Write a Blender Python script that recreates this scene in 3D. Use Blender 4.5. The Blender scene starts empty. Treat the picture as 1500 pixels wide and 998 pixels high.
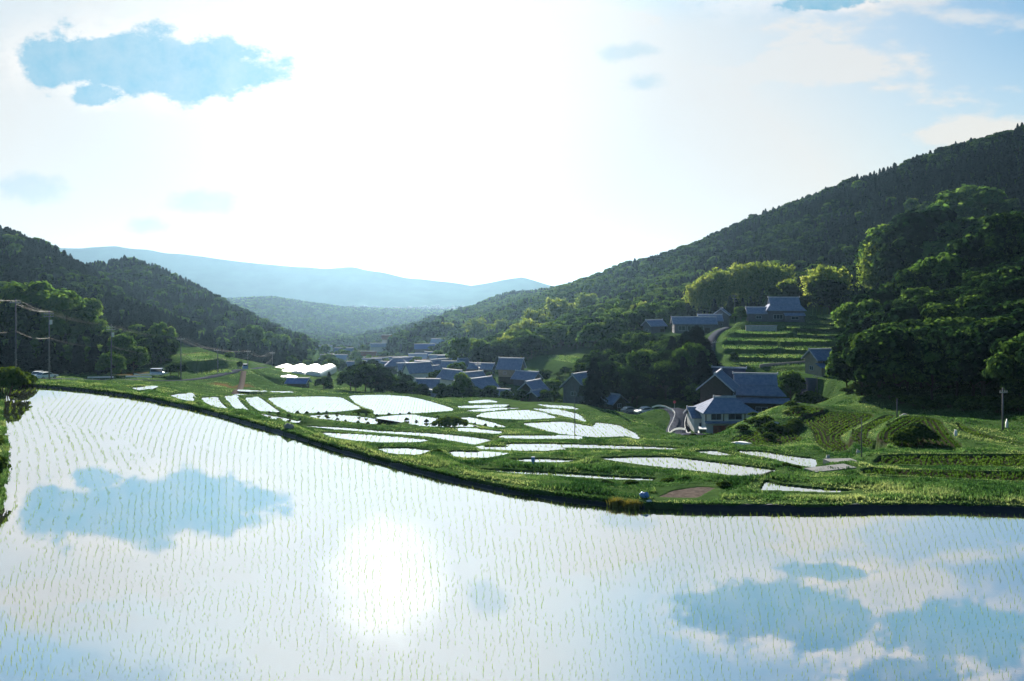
import bpy, bmesh, math, random
import numpy as np
from mathutils import Vector, Matrix

# ------------------------------------------------------------------ basics
F, CX, HY, CAMH = 1167.0, 750.0, 420.0, 13.0
rng = np.random.default_rng(11)
random.seed(7)
scene = bpy.context.scene
COL = scene.collection
R = math.radians


def lvl(py, D):
    """height of a point at distance D that is seen py/F below the horizon"""
    return CAMH - (py - HY) * D / F


def xat(px, D):
    return (px - CX) * D / F


def tag(o, label=None, cat=None, group=None, kind=None):
    if label: o['label'] = label
    if cat: o['category'] = cat
    if group: o['group'] = group
    if kind: o['kind'] = kind
    return o


def empty(name, loc, rz=0.0):
    o = bpy.data.objects.new(name, None)
    o.empty_display_size = 0.5
    o.location = loc
    o.rotation_euler = (0, 0, rz)
    COL.objects.link(o)
    return o


def link_mesh(name, me, mat=None, parent=None, smooth=False):
    o = bpy.data.objects.new(name, me)
    COL.objects.link(o)
    if mat is not None and len(me.materials) == 0:
        me.materials.append(mat)
    if parent is not None:
        o.parent = parent
    if smooth:
        me.polygons.foreach_set('use_smooth', np.ones(len(me.polygons), bool))
    return o


def np_mesh(name, V, Q, tone=None):
    """mesh from numpy verts (n,3) and faces (m,k)"""
    V = np.asarray(V, np.float32); Q = np.asarray(Q, np.int32)
    me = bpy.data.meshes.new(name)
    k = Q.shape[1]
    me.vertices.add(len(V)); me.vertices.foreach_set('co', V.ravel())
    me.loops.add(Q.size); me.loops.foreach_set('vertex_index', Q.ravel())
    me.polygons.add(len(Q))
    me.polygons.foreach_set('loop_start', np.arange(0, Q.size, k, dtype=np.int32))
    me.polygons.foreach_set('loop_total', np.full(len(Q), k, np.int32))
    if tone is not None:
        a = me.attributes.new('tone', 'FLOAT', 'FACE')
        a.data.foreach_set('value', np.asarray(tone, np.float32))
    me.update(calc_edges=True)
    return me


class MB:
    """collects simple shapes and links them as one mesh"""
    def __init__(self): self.v = []; self.f = []

    def add(self, vs, fs, M=None):
        n = len(self.v)
        for p in vs:
            p = Vector(p)
            self.v.append(tuple(M @ p) if M is not None else tuple(p))
        for f in fs: self.f.append(tuple(n + i for i in f))
        return self

    def box(self, x0, x1, y0, y1, z0, z1, M=None):
        vs = [(x0, y0, z0), (x1, y0, z0), (x1, y1, z0), (x0, y1, z0),
              (x0, y0, z1), (x1, y0, z1), (x1, y1, z1), (x0, y1, z1)]
        fs = [(3, 2, 1, 0), (4, 5, 6, 7), (0, 1, 5, 4), (1, 2, 6, 5), (2, 3, 7, 6), (3, 0, 4, 7)]
        return self.add(vs, fs, M)

    def prism(self, prof, y0, y1, M=None, axis='y'):
        """profile of (a,b) extruded; axis y: a->x b->z ; axis x: a->y b->z"""
        n = len(prof)
        if axis == 'y':
            vs = [(a, y0, b) for a, b in prof] + [(a, y1, b) for a, b in prof]
        else:
            vs = [(y0, a, b) for a, b in prof] + [(y1, a, b) for a, b in prof]
        fs = [tuple(range(n)), tuple(range(2 * n - 1, n - 1, -1))]
        for i in range(n):
            j = (i + 1) % n
            fs.append((j, i, n + i, n + j))
        return self.add(vs, fs, M)

    def tube(self, pts, rad, n=6):
        pts = [Vector(p) for p in pts]
        rads = rad if hasattr(rad, '__len__') else [rad] * len(pts)
        base = len(self.v)
        for i, p in enumerate(pts):
            d = (pts[min(i + 1, len(pts) - 1)] - pts[max(i - 1, 0)]).normalized()
            a = d.cross(Vector((0, 0, 1)))
            if a.length < 1e-3: a = Vector((1, 0, 0))
            a.normalize(); b = d.cross(a)
            for k in range(n):
                t = 2 * math.pi * k / n
                self.v.append(tuple(p + (a * math.cos(t) + b * math.sin(t)) * rads[i]))
        for i in range(len(pts) - 1):
            for k in range(n):
                k2 = (k + 1) % n
                self.f.append((base + i * n + k, base + i * n + k2, base + (i + 1) * n + k2, base + (i + 1) * n + k))
        self.f.append(tuple(base + k for k in range(n - 1, -1, -1)))
        self.f.append(tuple(base + (len(pts) - 1) * n + k for k in range(n)))
        return self

    def build(self, name, mat, parent=None, smooth=False, fix=True):
        me = bpy.data.meshes.new(name)
        me.from_pydata(self.v, [], self.f)
        if fix:
            bm = bmesh.new(); bm.from_mesh(me)
            bmesh.ops.recalc_face_normals(bm, faces=bm.faces)
            bm.to_mesh(me); bm.free()
        me.update()
        return link_mesh(name, me, mat, parent, smooth)


def copy_tree(o, parent=None):
    c = o.copy(); COL.objects.link(c); c.parent = parent
    for ch in [k for k in o.children]:
        copy_tree(ch, c)
    return c


# ------------------------------------------------------------------ materials
def new_mat(name):
    m = bpy.data.materials.new(name); m.use_nodes = True
    nt = m.node_tree; nt.nodes.clear()
    out = nt.nodes.new('ShaderNodeOutputMaterial')
    return m, nt, out


def N(nt, typ, **kw):
    n = nt.nodes.new(typ)
    for k, v in kw.items():
        if k in ('operation', 'blend_type', 'data_type', 'attribute_name', 'feature', 'wave_type', 'bands_direction', 'noise_dimensions', 'interpolation_type', 'clamp', 'use_clamp', 'sky_type', 'distance', 'vector_type'):
            try: setattr(n, k, v)
            except Exception: pass
        else:
            n.inputs[k].default_value = v
    return n


def ramp(nt, stops):
    r = nt.nodes.new('ShaderNodeValToRGB')
    el = r.color_ramp.elements
    while len(el) < len(stops): el.new(0.5)
    for e, (p, c) in zip(el, stops):
        e.position = p; e.color = (*c, 1) if len(c) == 3 else c
    return r


def simple(name, col, rough=0.7, metal=0.0, spec=0.3, nscale=0.0, namt=0.3, bump=0.0, bscale=20.0):
    m, nt, out = new_mat(name)
    b = nt.nodes.new('ShaderNodeBsdfPrincipled')
    b.inputs['Roughness'].default_value = rough
    b.inputs['Metallic'].default_value = metal
    b.inputs['Specular IOR Level'].default_value = spec
    b.inputs['Base Color'].default_value = (*col, 1)
    L = nt.links
    if nscale:
        tc = nt.nodes.new('ShaderNodeTexCoord')
        nz = N(nt, 'ShaderNodeTexNoise', Scale=nscale, Detail=5.0, Roughness=0.65)
        L.new(tc.outputs['Object'], nz.inputs['Vector'])
        r = ramp(nt, [(0.25, tuple(c * (1 - namt) for c in col)), (0.75, tuple(min(1, c * (1 + namt)) for c in col))])
        L.new(nz.outputs['Fac'], r.inputs[0]); L.new(r.outputs[0], b.inputs['Base Color'])
        if bump:
            nb = N(nt, 'ShaderNodeTexNoise', Scale=bscale, Detail=4.0)
            L.new(tc.outputs['Object'], nb.inputs['Vector'])
            bp = N(nt, 'ShaderNodeBump', Strength=bump, Distance=0.05)
            L.new(nb.outputs['Fac'], bp.inputs['Height']); L.new(bp.outputs[0], b.inputs['Normal'])
    L.new(b.outputs[0], out.inputs[0])
    return m


def leafy(name, dark, mid, light, trans=0.35, objrand=0.35, tint=None):
    """diffuse + translucent leaves; the tone attribute is the leaf's own age and species mix"""
    m, nt, out = new_mat(name); L = nt.links
    at = N(nt, 'ShaderNodeAttribute', attribute_name='tone')
    oi = nt.nodes.new('ShaderNodeObjectInfo')
    ma = N(nt, 'ShaderNodeMath', operation='MULTIPLY_ADD'); ma.inputs[1].default_value = objrand; ma.inputs[2].default_value = -objrand / 2
    L.new(oi.outputs['Random'], ma.inputs[0])
    ad = N(nt, 'ShaderNodeMath', operation='ADD', use_clamp=True)
    L.new(at.outputs['Fac'], ad.inputs[0]); L.new(ma.outputs[0], ad.inputs[1])
    r = ramp(nt, [(0.0, dark), (0.5, mid), (1.0, light)])
    L.new(ad.outputs[0], r.inputs[0])
    d = nt.nodes.new('ShaderNodeBsdfDiffuse'); t = nt.nodes.new('ShaderNodeBsdfTranslucent')
    L.new(r.outputs[0], d.inputs[0])
    hs = N(nt, 'ShaderNodeMix', data_type='RGBA', blend_type='MULTIPLY')
    hs.inputs['Factor'].default_value = 1.0
    hs.inputs[7].default_value = tint or (1.5, 1.35, 0.55, 1)
    L.new(r.outputs[0], hs.inputs[6]); L.new(hs.outputs[2], t.inputs[0])
    mx = nt.nodes.new('ShaderNodeMixShader'); mx.inputs[0].default_value = trans
    L.new(d.outputs[0], mx.inputs[1]); L.new(t.outputs[0], mx.inputs[2])
    L.new(mx.outputs[0], out.inputs[0])
    return m


M = {}
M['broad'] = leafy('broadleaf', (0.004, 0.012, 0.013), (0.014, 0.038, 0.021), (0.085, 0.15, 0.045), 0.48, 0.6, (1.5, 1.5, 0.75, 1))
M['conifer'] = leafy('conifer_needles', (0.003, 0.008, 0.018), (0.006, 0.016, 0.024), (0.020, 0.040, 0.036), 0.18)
M['bright'] = leafy('sunlit_broadleaf', (0.025, 0.06, 0.02), (0.075, 0.15, 0.045), (0.18, 0.26, 0.085), 0.55, 0.3, (1.4, 1.4, 0.75, 1))  # lighter broadleaf copy: sunlight and leaf glow put into the colour
M['bamboo'] = leafy('bamboo_leaves', (0.07, 0.13, 0.03), (0.19, 0.27, 0.07), (0.36, 0.40, 0.15), 0.5, 0.35, (1.3, 1.2, 0.7, 1))
M['bush'] = leafy('bush_leaves', (0.012, 0.03, 0.012), (0.035, 0.07, 0.02), (0.08, 0.13, 0.03), 0.35)
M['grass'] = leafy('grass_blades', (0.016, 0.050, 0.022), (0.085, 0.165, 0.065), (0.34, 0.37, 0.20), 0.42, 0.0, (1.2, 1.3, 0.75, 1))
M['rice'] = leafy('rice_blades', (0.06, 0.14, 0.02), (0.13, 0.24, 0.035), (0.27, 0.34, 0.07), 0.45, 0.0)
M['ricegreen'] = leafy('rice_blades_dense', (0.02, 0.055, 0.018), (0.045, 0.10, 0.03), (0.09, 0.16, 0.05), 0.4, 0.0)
M['straw'] = leafy('seedling_trays', (0.12, 0.14, 0.04), (0.22, 0.22, 0.08), (0.34, 0.30, 0.12), 0.2, 0.0)
M['bark'] = simple('bark', (0.06, 0.045, 0.035), 0.9, nscale=3, namt=0.5)
M['wood'] = simple('dark_wood', (0.045, 0.035, 0.032), 0.8, nscale=2.5, namt=0.4)
M['plaster'] = simple('plaster', (0.62, 0.61, 0.58), 0.85, nscale=1.2, namt=0.12)
M['clay'] = simple('earth_wall', (0.26, 0.22, 0.18), 0.9, nscale=1.5, namt=0.25)
M['greywall'] = simple('grey_wall', (0.10, 0.10, 0.13), 0.85, nscale=1.3, namt=0.25)
M['rust'] = simple('rusty_sheet', (0.26, 0.07, 0.04), 0.75, nscale=2.2, namt=0.6)
M['glass'] = simple('window_glass', (0.03, 0.04, 0.06), 0.08, spec=0.8)
M['concrete'] = simple('concrete', (0.26, 0.26, 0.26), 0.9, spec=0.0, nscale=1.5, namt=0.25)
M['asphalt'] = simple('asphalt', (0.06, 0.065, 0.085), 0.95, spec=0.0, nscale=0.7, namt=0.3)
M['gravel'] = simple('gravel', (0.11, 0.09, 0.08), 0.95, spec=0.0, nscale=3, namt=0.45, bump=0.5, bscale=15)
M['soil'] = simple('soil', (0.24, 0.12, 0.06), 0.95, nscale=0.8, namt=0.4)
M['whitepaint'] = simple('white_paint', (0.78, 0.78, 0.78), 0.35, spec=0.5)
M['silver'] = simple('silver_paint', (0.42, 0.44, 0.46), 0.35, metal=0.4, spec=0.5)
M['bluepaint'] = simple('pale_blue_paint', (0.30, 0.42, 0.60), 0.4, spec=0.5)
M['redpaint'] = simple('dull_red_paint', (0.30, 0.07, 0.06), 0.4, spec=0.5)
M['tyre'] = simple('rubber', (0.02, 0.02, 0.02), 0.9)
M['rim'] = simple('wheel_rim', (0.45, 0.45, 0.46), 0.35, metal=0.8)
M['lamp'] = simple('headlamp_glass', (0.7, 0.72, 0.72), 0.15, spec=0.8)
M['taillamp'] = simple('tail_lamp', (0.4, 0.02, 0.02), 0.2, spec=0.6)
M['galv'] = simple('galvanised_steel', (0.28, 0.29, 0.32), 0.45, metal=0.5)
M['pole'] = simple('pole_concrete', (0.10, 0.10, 0.13), 0.85, nscale=1, namt=0.2)
M['wire'] = simple('wire', (0.12, 0.12, 0.13), 0.6, spec=0.3)
M['plastic'] = simple('greenhouse_film', (0.80, 0.76, 0.74), 0.35, spec=0.5, nscale=0.5, namt=0.08)
M['bluesheet'] = simple('blue_sheet', (0.10, 0.22, 0.50), 0.5)
M['whitebag'] = simple('white_bag', (0.75, 0.75, 0.73), 0.7)
M['liner'] = simple('black_liner', (0.012, 0.012, 0.016), 0.45, spec=0.4, nscale=1.5, namt=0.6, bump=0.4, bscale=4)
M['stone'] = simple('pale_stone', (0.42, 0.41, 0.39), 0.9, spec=0.05, nscale=3, namt=0.3)
M['pink'] = simple('pink_render', (0.62, 0.44, 0.38), 0.85, nscale=1, namt=0.1)
M['signred'] = simple('sign_red', (0.45, 0.06, 0.08), 0.5)
M['dark'] = simple('dark_opening', (0.01, 0.01, 0.012), 0.95)


def tile_mat(name, c0, c1):
    m, nt, out = new_mat(name); L = nt.links
    b = nt.nodes.new('ShaderNodeBsdfPrincipled')
    b.inputs['Roughness'].default_value = 0.8; b.inputs['Specular IOR Level'].default_value = 0.06
    tc = nt.nodes.new('ShaderNodeTexCoord')
    nz = N(nt, 'ShaderNodeTexNoise', Scale=1.3, Detail=6.0, Roughness=0.7)
    L.new(tc.outputs['Object'], nz.inputs['Vector'])
    r = ramp(nt, [(0.3, c0), (0.7, c1)])
    L.new(nz.outputs['Fac'], r.inputs[0])
    wv = N(nt, 'ShaderNodeTexWave', wave_type='BANDS', bands_direction='X', Scale=1.0, Distortion=0.2)
    L.new(tc.outputs['Object'], wv.inputs['Vector'])
    w2 = N(nt, 'ShaderNodeTexWave', wave_type='BANDS', bands_direction='Z', Scale=1.6, Distortion=0.2)
    L.new(tc.outputs['Object'], w2.inputs['Vector'])
    ad = N(nt, 'ShaderNodeMath', operation='ADD'); L.new(wv.outputs['Fac'], ad.inputs[0]); L.new(w2.outputs['Fac'], ad.inputs[1])
    bp = N(nt, 'ShaderNodeBump', Strength=0.6, Distance=0.06)
    L.new(ad.outputs[0], bp.inputs['Height']); L.new(bp.outputs[0], b.inputs['Normal'])
    L.new(r.outputs[0], b.inputs['Base Color']); L.new(b.outputs[0], out.inputs[0])
    return m


M['tile'] = tile_mat('roof_tiles', (0.12, 0.15, 0.25), (0.25, 0.29, 0.41))
M['tiledark'] = tile_mat('old_roof_tiles', (0.03, 0.035, 0.07), (0.06, 0.07, 0.13))
M['tileblue'] = tile_mat('blue_metal_roof', (0.10, 0.15, 0.36), (0.15, 0.22, 0.48))
M['ridge'] = simple('ridge_tiles', (0.38, 0.40, 0.48), 0.7, nscale=2, namt=0.3)


def water_mat():
    m, nt, out = new_mat('paddy_water'); L = nt.links
    tc = nt.nodes.new('ShaderNodeTexCoord')
    n1 = N(nt, 'ShaderNodeTexNoise', Scale=7.0, Detail=3.0, Roughness=0.6)
    n2 = N(nt, 'ShaderNodeTexNoise', Scale=0.35, Detail=2.0)
    L.new(tc.outputs['Object'], n1.inputs['Vector']); L.new(tc.outputs['Object'], n2.inputs['Vector'])
    mul = N(nt, 'ShaderNodeMath', operation='MULTIPLY'); L.new(n1.outputs['Fac'], mul.inputs[0])
    r2 = ramp(nt, [(0.42, (0.15, 0.15, 0.15)), (0.7, (1, 1, 1))]); L.new(n2.outputs['Fac'], r2.inputs[0])
    L.new(r2.outputs[0], mul.inputs[1])
    bp = N(nt, 'ShaderNodeBump', Strength=0.02, Distance=0.02); L.new(mul.outputs[0], bp.inputs['Height'])
    g = nt.nodes.new('ShaderNodeBsdfGlossy'); g.inputs['Roughness'].default_value = 0.007
    g.inputs['Color'].default_value = (0.97, 0.97, 0.97, 1)
    L.new(bp.outputs[0], g.inputs['Normal'])
    d = nt.nodes.new('ShaderNodeBsdfDiffuse')
    n3 = N(nt, 'ShaderNodeTexNoise', Scale=1.2, Detail=5.0); L.new(tc.outputs['Object'], n3.inputs['Vector'])
    r3 = ramp(nt, [(0.3, (0.04, 0.05, 0.045)), (0.7, (0.08, 0.08, 0.065))]); L.new(n3.outputs['Fac'], r3.inputs[0])
    L.new(r3.outputs[0], d.inputs[0])
    fr = N(nt, 'ShaderNodeFresnel', IOR=1.33)
    mr = nt.nodes.new('ShaderNodeMapRange')
    mr.inputs[1].default_value = 0.02; mr.inputs[2].default_value = 0.35
    mr.inputs[3].default_value = 0.66; mr.inputs[4].default_value = 0.84
    L.new(fr.outputs[0], mr.inputs[0])
    mx = nt.nodes.new('ShaderNodeMixShader'); L.new(mr.outputs[0], mx.inputs[0])
    L.new(d.outputs[0], mx.inputs[1]); L.new(g.outputs[0], mx.inputs[2])
    L.new(mx.outputs[0], out.inputs[0])
    return m


M['water'] = water_mat()


def ground_mat():
    m, nt, out = new_mat('grassy_ground'); L = nt.links
    geo = nt.nodes.new('ShaderNodeNewGeometry')
    d = nt.nodes.new('ShaderNodeBsdfDiffuse')
    n1 = N(nt, 'ShaderNodeTexNoise', Scale=0.9, Detail=6.0, Roughness=0.7)
    n2 = N(nt, 'ShaderNodeTexNoise', Scale=0.06, Detail=4.0, Roughness=0.6)
    L.new(geo.outputs['Position'], n1.inputs['Vector']); L.new(geo.outputs['Position'], n2.inputs['Vector'])
    r1 = ramp(nt, [(0.25, (0.014, 0.038, 0.014)), (0.55, (0.05, 0.10, 0.030)), (0.8, (0.11, 0.15, 0.055))])
    L.new(n1.outputs['Fac'], r1.inputs[0])
    r2 = ramp(nt, [(0.3, (0.026, 0.055, 0.02)), (0.7, (0.09, 0.13, 0.045))]); L.new(n2.outputs['Fac'], r2.inputs[0])
    mx = N(nt, 'ShaderNodeMix', data_type='RGBA', blend_type='MIX'); mx.inputs['Factor'].default_value = 0.45
    L.new(r1.outputs[0], mx.inputs[6]); L.new(r2.outputs[0], mx.inputs[7])
    # bare mud under the water, soil and town colours carried by the ground attribute
    at = N(nt, 'ShaderNodeAttribute', attribute_name='mud')
    m2 = N(nt, 'ShaderNodeMix', data_type='RGBA', blend_type='MIX')
    L.new(at.outputs['Fac'], m2.inputs['Factor']); L.new(mx.outputs[2], m2.inputs[6]); m2.inputs[7].default_value = (0.035, 0.036, 0.022, 1)
    a3 = N(nt, 'ShaderNodeAttribute', attribute_name='bare')
    m3 = N(nt, 'ShaderNodeMix', data_type='RGBA', blend_type='MIX')
    L.new(a3.outputs['Fac'], m3.inputs['Factor']); L.new(m2.outputs[2], m3.inputs[6]); m3.inputs[7].default_value = (0.14, 0.085, 0.045, 1)
    a4 = N(nt, 'ShaderNodeAttribute', attribute_name='wooded')
    m4 = N(nt, 'ShaderNodeMix', data_type='RGBA', blend_type='MIX')
    L.new(a4.outputs['Fac'], m4.inputs['Factor']); L.new(m3.outputs[2], m4.inputs[6]); m4.inputs[7].default_value = (0.012, 0.022, 0.016, 1)
    L.new(m4.outputs[2], d.inputs[0])
    bp = N(nt, 'ShaderNodeBump', Strength=0.8, Distance=0.3); L.new(n1.outputs['Fac'], bp.inputs['Height']); L.new(bp.outputs[0], d.inputs['Normal'])
    L.new(d.outputs[0], out.inputs[0])
    return m


M['ground'] = ground_mat()
M['mountain'] = simple('mountain_forest', (0.03, 0.055, 0.035), 0.95, spec=0.0, nscale=0.004, namt=0.5)
# ------------------------------------------------------------------ light settings
SUN_E, EXPOSURE, WORLD = 5.0, 1.5, 0.05
HAZE, HAZE_G, HAZE_TOP, HAZE_C = 0.000052, 0.70, 200.0, (0.40, 0.67, 0.93, 1)
# ------------------------------------------------------------------ terrain
CP = []   # (x, D, z)
def cp(*pts):
    for px, py, D in pts: CP.append((xat(px, D), D, lvl(py, D)))
def cz(*pts):
    for px, D, z in pts: CP.append((xat(px, D), D, z))

MID = [(720, 53), (700, 60), (680, 72), (665, 84), (653, 97), (640, 112), (625, 130), (610, 150), (595, 172), (583, 192)]
for px, top in ((450, 645), (560, 660), (660, 690), (850, 740), (980, 740)):
    for py, D in MID:
        if py <= top: cp((px, py, D))
cp((300, 590, 118), (300, 575, 145), (285, 560, 198), (300, 553, 216), (310, 548, 230))
cp((200, 575, 105), (200, 563, 145), (200, 557, 180), (200, 550, 205))
cp((100, 565, 116), (100, 557, 165), (100, 551, 195), (0, 556, 150), (0, 550, 180), (-200, 552, 150), (-420, 560, 120), (-420, 640, 60), (-450, 760, 40))
cp((330, 545, 225), (300, 522, 262), (290, 508, 290), (250, 546, 212), (240, 533, 235), (380, 558, 225), (420, 566, 228), (350, 572, 180), (380, 577, 185), (440, 578, 200))
# left hills
cp((0, 545, 195), (100, 547, 205), (200, 540, 225), (0, 352, 500), (60, 372, 480), (130, 410, 440), (200, 470, 370), (235, 518, 315),
   (0, 470, 300), (60, 490, 285), (120, 503, 285), (-300, 320, 480), (-300, 480, 270), (-700, 330, 400), (-700, 520, 160))
cp((0, 395, 720), (-300, 380, 720), (110, 430, 560))
cp((150, 402, 590), (190, 393, 600), (240, 412, 590), (300, 442, 560), (360, 483, 510), (400, 515, 460), (440, 548, 400),
   (200, 478, 450), (300, 505, 410), (360, 528, 370), (190, 430, 800), (300, 465, 780), (60, 420, 820), (-200, 410, 850))
# valley floor and village
cp((430, 556, 265), (480, 553, 290), (520, 549, 320), (560, 541, 400), (500, 536, 480), (450, 533, 480), (520, 526, 620), (480, 523, 750), (560, 524, 740))
cp((480, 574, 212), (560, 574, 218), (600, 588, 215), (640, 592, 225), (700, 592, 222), (760, 592, 215), (830, 596, 200), (880, 606, 188), (930, 613, 176),
   (980, 622, 163), (1000, 642, 140), (950, 640, 146), (1060, 633, 150), (1100, 612, 163), (1140, 602, 165), (1165, 590, 167))
cp((600, 563, 290), (660, 567, 262), (700, 563, 262), (750, 562, 240), (575, 552, 330), (620, 538, 420), (690, 535, 350), (640, 520, 560))
# mid right
cp((680, 542, 330), (780, 545, 280), (820, 528, 300), (900, 543, 265), (950, 562, 228), (980, 598, 188), (1020, 592, 186), (1045, 547, 205),
   (1045, 517, 235), (1050, 491, 265), (1015, 489, 280), (960, 492, 300), (1000, 575, 200), (910, 580, 205))
cp((1140, 473, 262), (1180, 471, 264), (1140, 500, 236), (1140, 530, 211), (1200, 500, 232), (1230, 471, 262), (1190, 560, 181), (1205, 547, 187),
   (1240, 578, 152), (1300, 582, 138), (1400, 602, 120), (1500, 607, 110), (1620, 612, 100), (1110, 565, 185))
# right terraces, foreground
cp((1075, 641, 130), (1088, 636, 140), (1108, 630, 140), (1130, 617, 150), (1060, 648, 124), (1160, 607, 148))
cp((1150, 690, 66), (1150, 665, 82), (1150, 645, 105), (1200, 640, 109), (1220, 615, 125), (1400, 700, 60), (1400, 680, 70), (1400, 660, 82), (1350, 640, 97),
   (1470, 640, 95), (1560, 690, 62), (1560, 640, 88), (1750, 660, 70), (1750, 700, 55), (1250, 700, 61), (1250, 675, 76))
# near right wood
cp((1300, 545, 165), (1400, 545, 150), (1500, 545, 138), (1640, 540, 128), (1350, 480, 205), (1450, 430, 215), (1550, 388, 222), (1750, 340, 220),
   (1850, 520, 115), (1260, 505, 218), (1290, 470, 262), (1500, 425, 292), (1400, 442, 300), (2100, 420, 170))
# main ridge on the right
cp((1300, 445, 330), (1300, 402, 400), (1300, 335, 480), (1500, 355, 400), (1500, 282, 450), (1640, 300, 380), (1800, 270, 380))
CREST = [(800, 433, 1200), (860, 428, 1050), (900, 420, 930), (960, 396, 800), (1040, 367, 730), (1110, 338, 670), (1180, 307, 620), (1250, 278, 580),
         (1320, 250, 560), (1400, 221, 540), (1500, 194, 520), (1650, 165, 500), (1850, 130, 470), (665, 471, 1050), (700, 457, 1200), (745, 441, 1250)]
cp(*CREST)
for px, py, D in CREST: cz((px, D * 1.3, lvl(py, D) - 0.12 * D))
cp((1000, 442, 450), (1000, 402, 600), (1100, 425, 420), (1100, 382, 540), (1200, 432, 360), (1200, 372, 490), (900, 455, 480), (900, 485, 380),
   (850, 475, 520), (800, 485, 560), (800, 512, 400), (740, 503, 520), (700, 475, 800), (760, 458, 880), (680, 503, 620), (650, 515, 540))
# far hills
H3 = [(300, 446, 1850), (400, 437, 1950), (460, 449, 1950), (520, 460, 1950), (580, 468, 1900), (640, 472, 1850)]
cp(*H3)
for px, py, D in H3: cz((px, D * 1.25, -62))
cp((400, 517, 1000), (480, 517, 1050), (440, 480, 1500), (520, 492, 1500))
cp((598, 493, 600), (628, 482, 620), (655, 479, 630), (572, 521, 580), (600, 527, 540), (650, 526, 530), (630, 512, 760), (655, 505, 780))

for px in (-200, 200, 500, 700, 900, 1300, 1700):
    for D in (2700, 4000, 6800): cz((px, D, -64))

cz((0, 1300, 10), (-500, 1200, 30), (-600, 2000, -20), (1700, 1300, 40), (1300, 1500, -10), (1000, 1700, -50))

CP = np.array(CP, float)
def uv(x, D):
    return np.stack([x / (D + 4.0) * 1.0, np.log(np.maximum(D, 15.0))], -1)
_U = uv(CP[:, 0], CP[:, 1])
_d = np.linalg.norm(_U[:, None] - _U[None], axis=-1)
_n = len(CP)
_A = np.zeros((_n + 3, _n + 3)); _A[:_n, :_n] = _d - 0.004 * np.eye(_n)
_A[:_n, _n] = 1; _A[:_n, _n + 1:] = _U; _A[_n, :_n] = 1; _A[_n + 1:, :_n] = _U.T
_b = np.zeros(_n + 3); _b[:_n] = CP[:, 2]
_w = np.linalg.solve(_A, _b)

def zbase(x, D):
    x = np.asarray(x, float); D = np.asarray(D, float)
    sh = x.shape; P = uv(x.ravel(), D.ravel()); out = np.empty(len(P))
    for i in range(0, len(P), 40000):
        q = P[i:i + 40000]
        dd = np.sqrt(((q[:, None] - _U[None]) ** 2).sum(-1))
        out[i:i + 40000] = dd @ _w[:_n] + _w[_n] + q @ _w[_n + 1:]
    return out.reshape(sh)


# ------------------------------------------------------------------ paddies
def chaikin(P, n=2):
    P = np.asarray(P, float)
    for _ in range(n):
        Q = np.roll(P, -1, 0)
        P = np.stack([0.86 * P + 0.14 * Q, 0.14 * P + 0.86 * Q], 1).reshape(-1, 2)
    return P

def px_poly(pts, z):
    return np.array([(xat(px, (CAMH - z) * F / (py - HY)), (CAMH - z) * F / (py - HY)) for px, py in pts])

FIELDS = []  # dict(poly, z, kind)
def slope_level(px, py, z0):
    """level at which the hillside meets the near edge of a terrace"""
    d = 46 * np.exp(np.linspace(0, math.log(330 / 46), 600))
    below = zbase(xat(px, d), d) >= lvl(py, d)
    if not below.any(): return z0
    z = float(lvl(py, d[int(np.argmax(below))]))
    return z if abs(z - z0) < 1.3 else z0

def field(kind, z, pts, smooth=2):
    if FIELDS and kind in ('water', 'green'):
        m = max(p[1] for p in pts); z = slope_level(np.mean([p[0] for p in pts if p[1] > m - 2.5]), m, z) - 0.06
    P = px_poly(pts, z)
    if FIELDS and kind == 'water' and P[:, 1].mean() > 75:
        a_ = 0.5 * np.sum(P[:, 0] * np.roll(P[:, 1], -1) - np.roll(P[:, 0], -1) * P[:, 1]); e_ = np.roll(P, -1, 0) - np.roll(P, 1, 0)
        n_ = np.stack([e_[:, 1], -e_[:, 0]], -1); n_ /= np.linalg.norm(n_, axis=1, keepdims=True) + 1e-9; g_ = (0.40 if max(p[1] for p in pts) - min(p[1] for p in pts) < 12 else 0.10) if np.mean([p[0] for p in pts]) > 432 else 0.0
        P = P + n_ * (g_ if a_ > 0 else -g_)
    FIELDS.append(dict(kind=kind, z=z, poly=chaikin(P, smooth) if smooth else P))

# the big paddy
BIG = [(26, 565), (60, 567), (120, 572), (200, 582), (290, 600), (360, 620), (420, 637), (500, 662), (580, 683), (660, 703), (740, 720), (820, 732), (900, 741),
       (945, 745), (1000, 747), (1100, 748), (1200, 749), (1300, 747), (1400, 747), (1500, 751), (1620, 756), (1760, 790), (1900, 900), (1800, 1060),
       (1500, 1120), (900, 1130), (300, 1120), (-150, 1060), (-260, 960), (-120, 850), (-36, 790), (-6, 745), (1, 700), (5, 665), (2, 635), (-4, 606), (2, 578)]
field('water', 0.0, BIG, 1)
W_ = 'water'
field(W_, -13.0, [(510.7, 579.2), (560, 578), (600, 580.8), (634.7, 589.3), (664, 598.7), (661, 602), (626.7, 604.8), (586.7, 606.7), (549, 608), (548, 601), (530.7, 596), (517, 586.7)])
field(W_, -12.3, [(391.7, 582.5), (430, 581), (480, 581), (498.7, 581.9), (512, 589.3), (530.7, 599.5), (501, 603), (445, 606), (426.7, 605), (406.7, 595)])
field(W_, -9.2, [(357.5, 582.5), (380, 581.7), (395, 593), (412, 604.7), (395, 603.6), (380, 602.5), (368, 594)])
field(W_, -7.0, [(328, 580), (345, 579), (353, 590), (366.7, 603.3), (357, 603), (348, 602.5), (336.7, 590)])
field(W_, -4.8, [(294, 582.5), (318, 581), (323, 589), (334, 599), (323, 598), (313, 596), (300, 590)])
field(W_, -2.6, [(248, 579), (265, 576.5), (280, 576), (285, 588), (276, 587.5), (263, 585)])
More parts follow.
